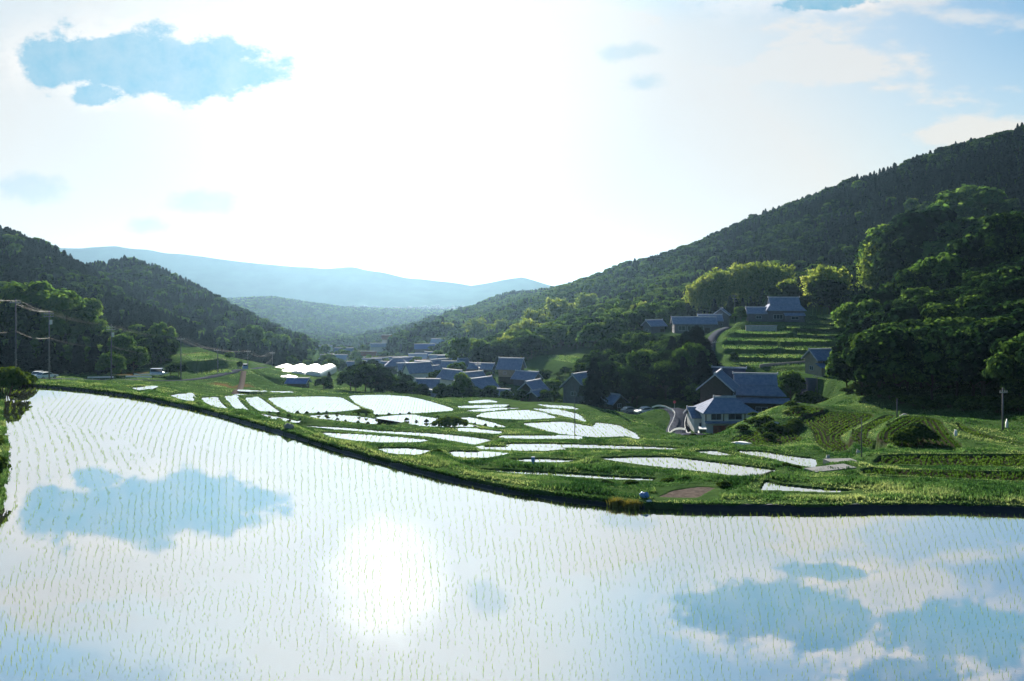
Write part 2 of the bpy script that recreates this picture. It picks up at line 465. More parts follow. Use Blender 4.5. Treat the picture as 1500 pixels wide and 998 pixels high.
field(W_, -1.3, [(192, 568), (212, 566), (230, 566), (218, 570.5), (203, 572.5)], 1)
field(W_, -10.6, [(350, 571.0), (388, 572.4), (388, 574.2), (350, 573)], 1)
field(W_, -10.2, [(345, 576.0), (384, 577.4), (384, 579.2), (345, 578)], 1)
field(W_, -14.6, [(396, 572.6), (428, 573.2), (432, 575.6), (396, 574.8)], 1)
field(W_, -7.6, [(380, 606.5), (396, 608.5), (420, 613), (440, 618.5), (420, 619), (400, 614)], 1)
field(W_, -10.3, [(450.7, 609), (488, 607), (520, 609.5), (549, 613.6), (584, 621), (549, 622), (507, 617.5), (467, 613)])
field(W_, -11.0, [(549, 612), (600, 607.5), (634.7, 612), (666.7, 618.7), (704, 626), (666.7, 626), (621, 625), (584, 617)])
field(W_, -11.2, [(658.7, 613), (690.7, 611), (720, 618.7), (744, 626), (720, 626), (688, 619)])
field(W_, -8.5, [(440, 624), (488, 625.5), (560, 631.5), (640, 635.5), (693, 640.5), (722.7, 645), (696, 652), (666.7, 646.5), (626.7, 639.5), (560, 634.5), (488, 629)])
field(W_, -7.4, [(469, 633.5), (520, 636), (586.7, 641), (632, 645), (613, 648.5), (560, 648.5), (520, 646), (488, 641)])
field(W_, -5.2, [(553, 657), (600, 657.5), (626.7, 660.5), (613, 666), (576.7, 664.5)])
field(W_, -4.5, [(660, 662), (700, 663), (743, 665.4), (713, 670.5), (673, 670)])
field(W_, -1.6, [(696.7, 687.5), (766.7, 690.7), (833, 694), (900, 698.5), (963, 702), (958, 705), (900, 703.5), (833, 699), (750, 694.5)], 1)
field(W_, -2.6, [(873, 671.7), (933, 669.5), (983, 669.5), (1036.7, 676), (1090, 682.7), (1140.7, 689), (1124.7, 696), (1079, 699), (1036.7, 692.5), (983, 687), (924.7, 680)])
field(W_, -4.6, [(1020.7, 661.5), (1042, 661), (1074, 667.5), (1052.7, 667)], 1)
field(W_, -4.2, [(1079, 660.5), (1116.7, 662), (1164.7, 669.5), (1194, 672.5), (1194, 686), (1170, 682), (1130, 672), (1090, 665.5)], 1)
field(W_, -0.8, [(1116.7, 713), (1122, 705), (1143, 710.7), (1196.7, 716), (1255, 720), (1223, 723), (1143, 720), (1114, 720)], 1)
field(W_, -6.3, [(743, 651), (800, 651), (860, 652.3), (980, 656.4), (1000, 658), (870, 656.5), (743, 654)], 1)
field(W_, -9.4, [(760, 620), (826.7, 617.5), (866.7, 625), (916.7, 640), (866.7, 641), (820, 636)])
field(W_, -11.7, [(696.7, 609), (706.7, 605.5), (773, 600), (790, 604), (820, 612.5), (766.7, 615), (720, 613.5)])
field(W_, -9.9, [(873, 618.5), (906.7, 623), (933, 636.7), (936.7, 644), (910, 637), (870, 626)])
field(W_, -11.8, [(776.7, 598), (816.7, 600), (846.7, 606), (860, 619), (840, 612.5), (806.7, 605.5)])
field(W_, -12.9, [(667, 595.3), (746.7, 592.2), (740, 595), (713, 597.7), (680, 598)], 1)
field(W_, -13.4, [(687, 588), (713, 585.4), (730, 589), (690, 591)], 1)
field(W_, -12.7, [(785, 592.3), (833, 595), (850, 600), (806.7, 596.8)], 1)
field(W_, -12.4, [(683, 601.7), (740, 597.7), (765, 597.5), (700, 603.5)], 1)
field(W_, -8.3, [(735, 638.3), (790, 638.3), (848, 640), (848, 643), (790, 642.6), (737, 642)], 1)
field(W_, -9.6, [(672, 628.3), (700, 629), (735, 633), (730, 635.6), (700, 633.2), (675, 631.4)], 1)
field(W_, -5.7, [(700, 655), (760, 655.5), (830, 658.5), (800, 660.5), (740, 659.5), (705, 658)], 1)
field(W_, -3.4, [(745, 673), (800, 672.5), (850, 675), (820, 678.5), (770, 677.5)], 1)
G_ = 'green'
field(G_, -7.6, [(1172, 616), (1212, 603.5), (1286.7, 608), (1249, 628), (1228, 642.7), (1255, 662), (1217, 664), (1195, 649), (1190.7, 630.7)])
field(G_, -6.2, [(1297, 609.5), (1313, 610), (1272, 633), (1270.7, 644), (1306, 653), (1275, 660), (1242, 642.7), (1250, 632)])
field(G_, -4.9, [(1325, 610.7), (1377, 614.7), (1393, 638.7), (1415, 659), (1324, 659), (1284, 644), (1286, 632)])
field(G_, -4.4, [(1400, 620), (1446.7, 638.7), (1500, 652), (1580, 668), (1433, 641.5), (1408, 631)])
field(G_, -2.9, [(1290, 668.5), (1500, 668.5), (1640, 668), (1640, 688), (1500, 686), (1278, 682.5)], 1)
field(G_, -1.7, [(1260, 691), (1281, 687.5), (1500, 693.5), (1680, 696), (1680, 711), (1500, 708), (1270, 697)], 1)
field(G_, -8.1, [(1100, 633), (1165, 634), (1178, 646), (1140, 653.5), (1085, 653.5), (1070, 645)], 1)
field(G_, -7.1, [(1172, 593), (1208, 600), (1205, 603), (1164, 612.5), (1150, 606)], 1)
T_ = 'terrace'
STEPS = [(462, 467, 1196, 1252, 264), (469.5, 474, 1180, 1252, 259), (477, 481, 1150, 1250, 254), (484, 489, 1076, 1160, 249), (486, 491, 1166, 1250, 247),
         (494.5, 500, 1064, 1246, 239), (505, 511.5, 1056, 1142, 229), (507, 513, 1148, 1240, 226), (518, 524, 1070, 1232, 217), (530, 535.5, 1082, 1180, 207)]
for a_, b_, x0_, x1_, D_ in STEPS:
    zz_ = lvl(0.5 * (a_ + b_), D_); w_ = x1_ - x0_
    field(T_, zz_, [(x0_, a_ + 1.0), (x0_ + 0.3 * w_, a_), (x0_ + 0.7 * w_, a_ + 1.6), (x1_, a_ + 1.0), (x1_ - 3, b_ - 0.6), (x0_ + 0.6 * w_, b_ + 1.3), (x0_ + 0.25 * w_, b_), (x0_ + 2, b_ - 0.5)], 1)
field(T_, -13.6, [(800, 520.5), (845, 522), (860, 529), (850, 534), (805, 526.5)], 1)
field(T_, -11.2, [(285, 543.5), (335, 540.5), (342, 546), (292, 550)], 1)
field(T_, -8.3, [(268, 520), (300, 517), (318, 526.5), (285, 530.5)], 1)

field('gravel', -0.6, [(960, 731), (985, 720), (1018, 714.5), (1048, 715), (1030, 725), (1020, 731), (985, 734)], 1)
# building pads (px, py, D, half width, half depth)
PADS = [(1060, 633, 152, 6.5, 6), (1052, 606, 163, 6, 5), (1108, 602, 172, 8, 6), (1205, 549, 188, 5, 4.5), (1145, 471, 266, 11, 6.5), (1020, 488, 284, 11, 5),
        (850, 594, 205, 6, 6), (748, 562, 240, 7, 5), (780, 586, 216, 5, 4.5), (706, 586, 226, 7, 5), (630, 586, 236, 8, 5), (437, 573, 242, 4, 3), (610, 560, 290, 7, 5),
        (660, 572, 258, 7, 5)]
for px, py, D, a, b in PADS:
    x = xat(px, D); z = lvl(py, D)
    P = np.array([(x - a, D - b), (x + a, D - b), (x + a, D + b), (x - a, D + b)])
    FIELDS.append(dict(kind='pad', z=z, poly=chaikin(P, 1)))


def poly_dist(P, x, y):
    """signed distance (negative inside) and inside mask of points to polygon P"""
    A = P; B = np.roll(P, -1, 0)
    d2 = np.full(x.shape, 1e18); ins = np.zeros(x.shape, bool)
    for (ax, ay), (bx, by) in zip(A, B):
        ex, ey = bx - ax, by - ay
        t = np.clip(((x - ax) * ex + (y - ay) * ey) / (ex * ex + ey * ey + 1e-12), 0, 1)
        dx = x - ax - t * ex; dy = y - ay - t * ey
        d2 = np.minimum(d2, dx * dx + dy * dy)
        c = (ay > y) != (by > y)
        if c.any():
            xi = ax + (y - ay) * ex / (ey if abs(ey) > 1e-12 else 1e-12)
            ins ^= c & (x < xi)
    d = np.sqrt(d2)
    return np.where(ins, -d, d), ins


def vnoise(x, y, s, seed=0):
    """smooth value noise"""
    r = np.random.default_rng(seed); T = r.random((256, 256))
    X = x / s; Y = y / s
    i = np.floor(X).astype(int); j = np.floor(Y).astype(int)
    fx = X - i; fy = Y - j; fx = fx * fx * (3 - 2 * fx); fy = fy * fy * (3 - 2 * fy)
    g = lambda a, b: T[a & 255, b & 255]
    return (g(i, j) * (1 - fx) + g(i + 1, j) * fx) * (1 - fy) + (g(i, j + 1) * (1 - fx) + g(i + 1, j + 1) * fx) * fy - 0.5


Ds = np.concatenate([np.arange(-6, 22, 0.7), np.arange(22, 44, 0.7),
                     44 * np.exp(0.0032 * np.arange(int(math.log(260 / 44) / 0.0032))),
                     260 * np.exp(0.009 * np.arange(int(math.log(1400 / 260) / 0.009))),
                     1400 * np.exp(0.035 * np.arange(int(math.log(7000 / 1400) / 0.035) + 2))])
Ts = np.concatenate([np.linspace(-1.0, -0.7, 50)[:-1], np.linspace(-0.7, 0.7, 700), np.linspace(0.7, 1.0, 50)[1:]])
GT, GD = np.meshgrid(Ts, Ds)
GX = GT * (GD + 15.0)
GZ = zbase(GX, np.maximum(GD, 40.0))
# roughness that grows with distance
GZ += vnoise(GX, GD, 3.0, 1) * 0.35 * np.clip((GD - 45) / 30, 0, 1)
GZ += vnoise(GX, GD, 22.0, 2) * 3.0 * np.clip((GD - 230) / 200, 0, 1)
GZ += vnoise(GX, GD, 90.0, 3) * 14.0 * np.clip((GD - 330) / 500, 0, 1) * np.clip((2200 - GD) / 900, 0.12, 1)
GM = np.zeros_like(GZ); GB = np.zeros_like(GZ)
sel = (GD > -10) & (GD < 330)
xs, ys = GX[sel], GD[sel]
zb = GZ[sel].copy()
num = zb / 7.0 ** 3; den = np.full(zb.shape, 1 / 7.0 ** 3)
inside_z = np.full(zb.shape, np.nan); inany = np.zeros(zb.shape, bool); bigd = np.full(zb.shape, 99.0)
for k, fd in enumerate(FIELDS):
    P = fd['poly']; m = 24.0 if k == 0 else 12.0
    q = (xs > P[:, 0].min() - m) & (xs < P[:, 0].max() + m) & (ys > P[:, 1].min() - m) & (ys < P[:, 1].max() + m)
    if not q.any(): continue
    d, ins = poly_dist(P, xs[q], ys[q])
    if k == 0: bigd[q] = d
    rim = {'water': 0.09, 'green': 0.18, 'terrace': 0.15, 'pad': 0.0, 'gravel': 0.05}[fd['kind']]
    if k == 0: rim = 0.36
    dep = 0.14 if fd['kind'] == 'water' else 0.05
    w = 1.0 / np.maximum(d, 0.35) ** 3
    if k == 0: w *= 2.5
    w = np.where(d > m, 0, w * np.clip((m - d) / 4, 0, 1))
    num[q] += w * (fd['z'] + rim); den[q] += w
    iz = inside_z[q]; iz = np.where(ins, fd['z'] - dep, iz); inside_z[q] = iz; inany[q] |= ins
    if fd['kind'] in ('water', 'green'):
        g = GM[sel]; g[q] = np.where(ins, 1.0, g[q]); GM[sel] = g
zz = num / den
zz = np.where(inany, inside_z, zz)
# the bank that climbs from the big paddy to the lane the photographer stands on
lane = np.clip((24 - ys) / 19, 0, 1.3)
climb = (ys < 24) & ~inany
zz = np.where(climb, np.maximum(0.4, 11.3 * np.clip((21.5 - ys) / 19.0, 0, 1)), zz)
GZ[sel] = zz
inany_full = np.zeros(GZ.shape, bool); inany_full[sel] = inany
bigd_full = np.full(GZ.shape, 99.0); bigd_full[sel] = bigd
# each bank falls away evenly towards the terrace below it
for k, fd in enumerate(FIELDS):
    if k == 0 or fd['kind'] not in ('water', 'green', 'terrace'): continue
    P = fd['poly']; pp = CX + F * P[:, 0] / P[:, 1]
    cols = np.linspace(pp.min(), pp.max(), 40); Pn = np.roll(P, -1, 0); pn = np.roll(pp, -1)
    nearD = np.full(40, np.inf)
    for (ax, ay), (bx, by), pa, pb in zip(P, Pn, pp, pn):
        lo, hi = min(pa, pb), max(pa, pb)
        m_ = (cols >= lo) & (cols <= hi)
        if hi - lo > 1e-6: nearD[m_] = np.minimum(nearD[m_], ay + (by - ay) * (cols[m_] - pa) / (pb - pa))
        else: nearD[m_] = np.minimum(nearD[m_], min(ay, by))
    nearD = np.where(np.isfinite(nearD), nearD, P[:, 1].mean())
    S = (GD > P[:, 1].min() - 45) & (GD < P[:, 1].max()) & (GD > 44)
    gx, gd = GX[S], GD[S]; gp = CX + F * gx / gd
    nd = np.interp(gp, cols, nearD); out = np.maximum(np.maximum(cols[0] - gp, gp - cols[-1]), 0) * gd / F
    lim = CAMH - (CAMH - fd['z']) * gd / nd - 0.10 - np.clip((nd - gd) * 0.02, 0, 0.25) + out * 0.45
    use = (gd < nd - 0.5) & (out < 6) & ~inany_full[S] & (bigd_full[S] > 0.9)
    z_ = GZ[S]; GZ[S] = np.where(use, np.minimum(z_, lim), z_)
# bare soil: cut slope and path on the left
for px, D, r0 in ((285, 258, 6), (200, 208, 4), (330, 200, 3.5), (352, 205, 2.5), (235, 280, 4)):
    GB = np.maximum(GB, np.clip(1.3 - np.hypot(GX - xat(px, D), (GD - D) * 0.6) / r0 + vnoise(GX, GD, 1.6, 9) * 1.2, 0, 1) * 0.85)
GB *= (1 - GM)


def zt(x, y):
    x = np.atleast_1d(np.asarray(x, float)); y = np.atleast_1d(np.asarray(y, float))
    i = np.clip(np.searchsorted(Ds, y) - 1, 0, len(Ds) - 2); t = x / (y + 15.0)
    j = np.clip(np.searchsorted(Ts, t) - 1, 0, len(Ts) - 2)
    fy = np.clip((y - Ds[i]) / (Ds[i + 1] - Ds[i]), 0, 1); fx = np.clip((t - Ts[j]) / (Ts[j + 1] - Ts[j]), 0, 1)
    return (GZ[i, j] * (1 - fx) + GZ[i, j + 1] * fx) * (1 - fy) + (GZ[i + 1, j] * (1 - fx) + GZ[i + 1, j + 1] * fx) * fy


def gz(x, y): return float(zt(x, y)[0])
def at(px, D):
    x = xat(px, D); return Vector((x, D, gz(x, D)))

def ground_hit(px, py, D0=46.0, D1=1500.0):
    """first ground point seen along a sight line of the photograph"""
    d = D0 * np.exp(np.linspace(0, math.log(D1 / D0), 1500))
    below = lvl(py, d) <= zt(xat(px, d), d)
    i = int(np.argmax(below)) if below.any() else len(d) - 1
    return Vector((xat(px, d[i]), d[i], float(zt(xat(px, d[i]), d[i])[0])))

def grow(P, r):
    a = 0.5 * np.sum(P[:, 0] * np.roll(P[:, 1], -1) - np.roll(P[:, 0], -1) * P[:, 1])
    e = np.roll(P, -1, 0) - np.roll(P, 1, 0)
    nrm = np.stack([e[:, 1], -e[:, 0]], -1); nrm /= np.linalg.norm(nrm, axis=1, keepdims=True) + 1e-9
    return P + nrm * (r if a > 0 else -r)

grow_ = grow

# ------------------------------------------------------------------ roads cut into the slopes
ROADS = {}
def smooth_line(pts, n=6):
    P = np.array([(xat(px, D), D) for px, D in pts]); out = []
    for i in range(len(P) - 1):
        p0, p1, p2, p3 = P[max(i - 1, 0)], P[i], P[i + 1], P[min(i + 2, len(P) - 1)]
        for t in np.arange(n) / n:
            out.append(0.5 * ((2 * p1) + (-p0 + p2) * t + (2 * p0 - 5 * p1 + 4 * p2 - p3) * t * t + (-p0 + 3 * p1 - 3 * p2 + p3) * t ** 3))
    out.append(P[-1]); return np.array(out)

def road(name, pts, width):
    """levels the ground along a lane and remembers its course"""
    Pl = smooth_line(pts)
    zl = zt(Pl[:, 0], Pl[:, 1])
    for _ in range(12): zl[1:-1] = 0.25 * zl[:-2] + 0.5 * zl[1:-1] + 0.25 * zl[2:]
    m = width + 6
    s_ = (GX > Pl[:, 0].min() - m) & (GX < Pl[:, 0].max() + m) & (GD > Pl[:, 1].min() - m) & (GD < Pl[:, 1].max() + m)
    x, y = GX[s_], GD[s_]; best = np.full(x.shape, 1e9); bz = np.zeros(x.shape)
    for i in range(len(Pl) - 1):
        (ax, ay), (bx, by) = Pl[i], Pl[i + 1]; ex, ey = bx - ax, by - ay
        t = np.clip(((x - ax) * ex + (y - ay) * ey) / (ex * ex + ey * ey), 0, 1)
        d = np.hypot(x - ax - t * ex, y - ay - t * ey); zz_ = zl[i] + (zl[i + 1] - zl[i]) * t
        k = d < best; best = np.where(k, d, best); bz = np.where(k, zz_, bz)
    f = np.clip((width / 2 + 3.0 - best) / 2.4, 0, 1); f = f * f * (3 - 2 * f)
    GZ[s_] = GZ[s_] * (1 - f) + (bz - 0.10) * f
    ROADS[name] = (Pl, width, zl)

road('winding_road', [(1022, 118), (1004, 130), (993, 142), (992, 152), (997, 162), (984, 171), (960, 177), (935, 182), (905, 188), (870, 193)], 4.2)
road('hill_lane', [(1005, 166), (1024, 180), (1040, 198), (1042, 212), (1040, 226), (1043, 245), (1051, 262), (1068, 273)], 2.8)
road('yard_lane', [(1085, 158), (1120, 163), (1150, 167), (1172, 172), (1188, 182)], 2.8)
road('valley_road', [(-150, 150), (0, 163), (110, 175), (200, 186), (262, 198), (322, 218), (356, 240), (372, 265), (400, 305), (450, 350)], 3.4)
road('farm_track', [(357, 230), (354, 208), (349, 190), (344, 178)], 1.5)

for name, (Pl, wd, zl) in ROADS.items():
    e = np.gradient(Pl, axis=0); nn = np.stack([-e[:, 1], e[:, 0]], -1); nn /= np.linalg.norm(nn, axis=1, keepdims=True)
    A = Pl + nn * wd / 2; B = Pl - nn * wd / 2; k = len(Pl)
    V = np.concatenate([np.c_[A, zl], np.c_[B, zl], np.c_[A, zl - 0.35], np.c_[B, zl - 0.35]])
    i = np.arange(k - 1)
    Qr = np.concatenate([np.stack([i + k, i + k + 1, i + 1, i], -1), np.stack([i, i + 1, i + 1 + 2 * k, i + 2 * k], -1), np.stack([i + 3 * k, i + 3 * k + 1, i + k + 1, i + k], -1)])
    o = link_mesh(name if name != 'farm_track' else 'path', np_mesh(name, V, Qr), M['asphalt'] if name != 'farm_track' else M['gravel'])
    tag(o, {'winding_road': 'grey asphalt road bending past the white-walled farmhouse', 'hill_lane': 'narrow pale lane climbing to the upper houses',
            'yard_lane': 'paved yard lane beside the tiled farmhouse', 'valley_road': 'asphalt road below the left hillside', 'farm_track': 'dirt farm track between paddies'}[name], 'road', kind='structure')

# bare gravel turning place beside the big paddy
_gp = [f for f in FIELDS if f['kind'] == 'gravel'][0]
bm = bmesh.new(); f_ = bm.faces.new([bm.verts.new((x, y, _gp['z'] + 0.02)) for x, y in grow_(_gp['poly'], 0.15)]); f_.normal_update()
if f_.normal.z < 0: f_.normal_flip()
bmesh.ops.triangulate(bm, faces=[f_]); me = bpy.data.meshes.new('gravel_patch'); bm.to_mesh(me); bm.free()
tag(link_mesh('gravel_patch', me, M['gravel']), 'bare gravel patch on the bank of the big paddy', 'ground', kind='structure')

nr, nc = GZ.shape
idx = np.arange(nr * nc).reshape(nr, nc)
Q = np.stack([idx[:-1, :-1], idx[:-1, 1:], idx[1:, 1:], idx[1:, :-1]], -1).reshape(-1, 4)
me = np_mesh('ground', np.stack([GX, GD, GZ], -1).reshape(-1, 3), Q)
GW = np.clip((GD - 1000) / 500, 0, 1)
for nm, arr in (('mud', GM), ('bare', GB), ('wooded', GW)):
    a = me.attributes.new(nm, 'FLOAT', 'POINT'); a.data.foreach_set('value', arr.ravel().astype(np.float32))
ground = link_mesh('ground', me, M['ground'], smooth=True); tag(ground, 'green grassy terraced ground of the valley', 'ground', kind='structure')

# water sheets
for k, fd in enumerate(FIELDS):
    if fd['kind'] != 'water': continue
    P = grow(fd['poly'], 0.35 if k else 0.25)
    bm = bmesh.new()
    f = bm.faces.new([bm.verts.new((x, y, fd['z'])) for x, y in P])
    f.normal_update()
    if f.normal.z < 0: f.normal_flip()
    bmesh.ops.triangulate(bm, faces=[f])
    me = bpy.data.meshes.new('paddy_water'); bm.to_mesh(me); bm.free()
    o = link_mesh('paddy_water', me, M['water'])
    tag(o, 'big flooded paddy mirroring the clouds' if k == 0 else 'still water of a terraced rice paddy', 'water', kind='structure')
# ------------------------------------------------------------------ leaves and trees
def leaf_quads(C, Nn, size, aspect=1.0, r=rng):
    """one quad per centre, facing normals Nn, random spin"""
    n = len(C)
    Nn = Nn / (np.linalg.norm(Nn, axis=1, keepdims=True) + 1e-9)
    a = r.normal(size=(n, 3)); a -= Nn * (a * Nn).sum(1, keepdims=True); a /= np.linalg.norm(a, axis=1, keepdims=True) + 1e-9
    b = np.cross(Nn, a)
    s = (size * (0.6 + 0.8 * r.random(n)))[:, None] * 0.5
    V = np.stack([C - a * s, C - b * s * aspect * 0.7, C + a * s, C + b * s * aspect * 0.7], 1)
    return V.reshape(-1, 3), np.arange(n * 4).reshape(n, 4)


def unit(r, n):
    v = r.normal(size=(n, 3)); return v / np.linalg.norm(v, axis=1, keepdims=True)


def crown_broad(seed, n=4200, lobes=15, w=1.0, h=1.0, leaf=0.062):
    """crown of a broadleaved tree of height 1 (unit tree): clumps of leaves at the ends of limbs"""
    r = np.random.default_rng(seed)
    C = []; NN = []; T = []
    cen = []
    for k in range(lobes):
        a = 2.4 * k + r.random() * 0.8
        f = (k + 0.5) / lobes
        zz = 0.34 + 0.50 * f + r.normal() * 0.03
        rad = 0.30 * w * math.sqrt(max(0.05, 1 - ((zz - 0.52) / 0.42) ** 2)) * (0.75 + 0.45 * r.random())
        cen.append((math.cos(a) * rad, math.sin(a) * rad, zz * h, 0.095 + 0.085 * r.random()))
    cen.append((0, 0, 0.86 * h, 0.13)); cen.append((0.02, 0.03, 0.60 * h, 0.17))
    tot = sum(c[3] ** 2 for c in cen)
    for (x, y, z, rr) in cen:
        m = int(n * rr * rr / tot)
        d = unit(r, m)
        d[:, 2] = np.where(d[:, 2] < -0.35, -d[:, 2], d[:, 2])
        q = rr * (0.55 + 0.5 * np.sqrt(r.random(m)))[:, None] * (1 + 0.25 * np.sin(d[:, :1] * 9 + seed) * np.cos(d[:, 1:2] * 8))
        p = np.array([x, y, z]) + d * q * np.array([1.05, 1.05, 0.8])
        C.append(p); NN.append(d + np.array([0, 0, 0.25]) + r.normal(size=(m, 3)) * 0.33)
        T.append(np.clip(0.42 + r.normal() * 0.13 + r.normal(size=m) * 0.16, 0, 1))
    C = np.concatenate(C); NN = np.concatenate(NN); T = np.concatenate(T)
    V, Q = leaf_quads(C, NN, leaf, 1.2, r)
    return np_mesh('crown', V, Q, T), cen


def trunk_mesh(cen, seed, rad=0.02, top=0.7):
    r = np.random.default_rng(seed)
    mb = MB(); wob = [(0, 0, -0.03)]
    for k in range(1, 5):
        wob.append((r.normal() * 0.012, r.normal() * 0.012, top * k / 4))
    mb.tube(wob, [rad * 1.35, rad, rad * 0.85, rad * 0.6, rad * 0.3], 7)
    for (x, y, z, rr) in cen[::2]:
        z0 = max(0.14, z * 0.55)
        mb.tube([(0, 0, z0), (x * 0.5, y * 0.5, z0 + (z - z0) * 0.55), (x * 0.95, y * 0.95, z)], [rad * 0.5, rad * 0.32, rad * 0.12], 5)
    me = bpy.data.meshes.new('trunk'); me.from_pydata(mb.v, [], mb.f); me.update()
    return me


def crown_conifer(seed, n=2600, w=0.19, leaf=0.075, base=0.12):
    r = np.random.default_rng(seed)
    nb = 95; C = []; NN = []; T = []
    per = n // nb
    for k in range(nb):
        f = (k + r.random()) / nb
        z = base + (0.99 - base) * f
        rad = w * (1 - f) ** 0.75 * (0.7 + 0.5 * r.random()) + 0.012
        a = 2.399 * k + r.random()
        t = np.sqrt(r.random(per))
        lat = r.normal(size=per) * 0.03 * (1 - f + 0.2)
        x = np.cos(a) * rad * t - np.sin(a) * lat; y = np.sin(a) * rad * t + np.cos(a) * lat
        zz = z - 0.22 * rad * t ** 2 * 1.6 + r.normal(size=per) * 0.010
        C.append(np.stack([x, y, zz], -1))
        NN.append(np.stack([np.cos(a) * np.ones(per) * 0.5, np.sin(a) * np.ones(per) * 0.5, np.ones(per)], -1) + r.normal(size=(per, 3)) * 0.5)
        T.append(np.clip(0.4 + 0.12 * r.normal() + 0.12 * r.normal(size=per), 0, 1))
    V, Q = leaf_quads(np.concatenate(C), np.concatenate(NN), leaf, 0.9, r)
    return np_mesh('crown', V, Q, np.concatenate(T))


def crown_bamboo(seed, culms=16, n=4200, spread=0.22):
    """a clump of leaning plumes, height 1"""
    r = np.random.default_rng(seed); C = []; NN = []; T = []; lines = []
    for k in range(culms):
        a = r.random() * 6.283; rr = spread * math.sqrt(r.random())
        x0, y0 = rr * math.cos(a), rr * math.sin(a)
        H = 0.72 + 0.28 * r.random(); la = r.random() * 6.283; lean = 0.10 + 0.16 * r.random()
        m = n // culms; t = 0.28 + 0.72 * r.random(m) ** 0.8
        bx = x0 + math.cos(la) * lean * t ** 3; by = y0 + math.sin(la) * lean * t ** 3; bz = H * (t - 0.10 * t ** 6)
        wd = 0.075 * np.sin(np.pi * np.clip((t - 0.2) / 0.85, 0, 1)) + 0.012
        C.append(np.stack([bx, by, bz], -1) + r.normal(size=(m, 3)) * wd[:, None] * np.array([1, 1, 0.55]))
        NN.append(r.normal(size=(m, 3)) * 0.6 + np.array([math.cos(la) * 0.3, math.sin(la) * 0.3, 0.7]))
        T.append(np.clip(0.38 + 0.13 * r.normal() + 0.22 * (t - 0.6) + 0.14 * r.normal(size=m), 0, 1))
        tt = np.linspace(0, 0.9, 5)
        lines.append([(x0 + math.cos(la) * lean * q ** 3, y0 + math.sin(la) * lean * q ** 3, H * (q - 0.1 * q ** 6) - (0.02 if q == 0 else 0)) for q in tt])
    V, Q = leaf_quads(np.concatenate(C), np.concatenate(NN), 0.065, 0.7, r)
    mb = MB()
    for l in lines: mb.tube(l, [0.006, 0.006, 0.005, 0.004, 0.002], 5)
    tm = bpy.data.meshes.new('culms'); tm.from_pydata(mb.v, [], mb.f); tm.update()
    return np_mesh('crown', V, Q, np.concatenate(T)), tm


def bush_mesh(seed, n=1500, lobes=9, leaf=0.13):
    r = np.random.default_rng(seed); C = []; NN = []; T = []
    for k in range(lobes):
        a = 2.4 * k; rad = 0.36 * math.sqrt((k + 0.3) / lobes)
        c = np.array([rad * math.cos(a), rad * math.sin(a), 0.30 + 0.42 * (1 - rad / 0.4) * (0.7 + 0.5 * r.random())])
        m = n // lobes; d = unit(r, m); d[:, 2] = np.abs(d[:, 2]) * 0.9 - 0.25
        C.append(c + d * (0.26 + 0.06 * r.random(m))[:, None] * np.array([1, 1, 1.0])); NN.append(d + r.normal(size=(m, 3)) * 0.5 + np.array([0, 0, 0.4]))
        T.append(np.clip(0.45 + 0.13 * r.normal() + 0.16 * r.normal(size=m), 0, 1))
    C = np.concatenate(C); C[:, 2] = np.maximum(C[:, 2], 0.02)
    V, Q = leaf_quads(C, np.concatenate(NN), leaf, 1.1, r)
    return np_mesh('foliage', V, Q, np.concatenate(T))


# kinds: list of (crown mesh, trunk mesh, crown name, trunk name)
KIND = {}
KIND['broad'] = []
for s in range(5):
    m_, cen = crown_broad(100 + s, n=6600, lobes=19 + 3 * (s % 3), w=[1.0, 1.2, 0.85, 1.1, 1.3][s], h=[1, 0.95, 1.02, 1.0, 0.92][s])
    m_.materials.append(M['broad'])
    t_ = trunk_mesh(cen, 40 + s); t_.materials.append(M['bark'])
    KIND['broad'].append((m_, t_))
KIND['conifer'] = []
for s in range(3):
    m_ = crown_conifer(200 + s, w=[0.21, 0.26, 0.31][s]); m_.materials.append(M['conifer'])
    t_ = trunk_mesh([], 60 + s, 0.014, 0.95); t_.materials.append(M['bark'])
    KIND['conifer'].append((m_, t_))
KIND['bamboo'] = []
for s in range(3):
    m_, t_ = crown_bamboo(300 + s); m_.materials.append(M['bamboo']); t_.materials.append(M['bamboo'])
    KIND['bamboo'].append((m_, t_))
KIND['bright'] = []
for s in (0, 3):
    m_ = KIND['broad'][s][0].copy(); m_.materials.clear(); m_.materials.append(M['bright']); KIND['bright'].append((m_, KIND['broad'][s][1]))  # same crowns wearing the painted sunlit leaf colour
BUSH = []
for s in range(3):
    m_ = bush_mesh(400 + s); m_.materials.append(M['bush']); BUSH.append(m_)
    # stems

STEM = MB()
for k in range(7):
    a = k * 0.9; STEM.tube([(0.05 * math.cos(a), 0.05 * math.sin(a), -0.05), (0.16 * math.cos(a), 0.16 * math.sin(a), 0.28), (0.24 * math.cos(a), 0.24 * math.sin(a), 0.55)], [0.018, 0.013, 0.005], 5)
_sm = bpy.data.meshes.new('stems'); _sm.from_pydata(STEM.v, [], STEM.f); _sm.update(); _sm.materials.append(M['bark'])

NAME = {'broad': 'broadleaf_tree', 'conifer': 'conifer_tree', 'bamboo': 'bamboo_clump', 'bright': 'broadleaf_tree'}


def put_tree(kind, var, loc, H, rz, label, cat='tree', group=None, wide=1.0, bright=False):
    e = empty(NAME[kind], loc, rz)
    c, t = KIND[kind][var % len(KIND[kind])]
    e.scale = (H * wide, H * wide, H)
    cr = link_mesh('crown', c, parent=e)
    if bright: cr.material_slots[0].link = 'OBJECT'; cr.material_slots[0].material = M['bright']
    link_mesh('culms' if kind == 'bamboo' else 'trunk', t, parent=e)
    tag(e, label, cat, group)
    return e


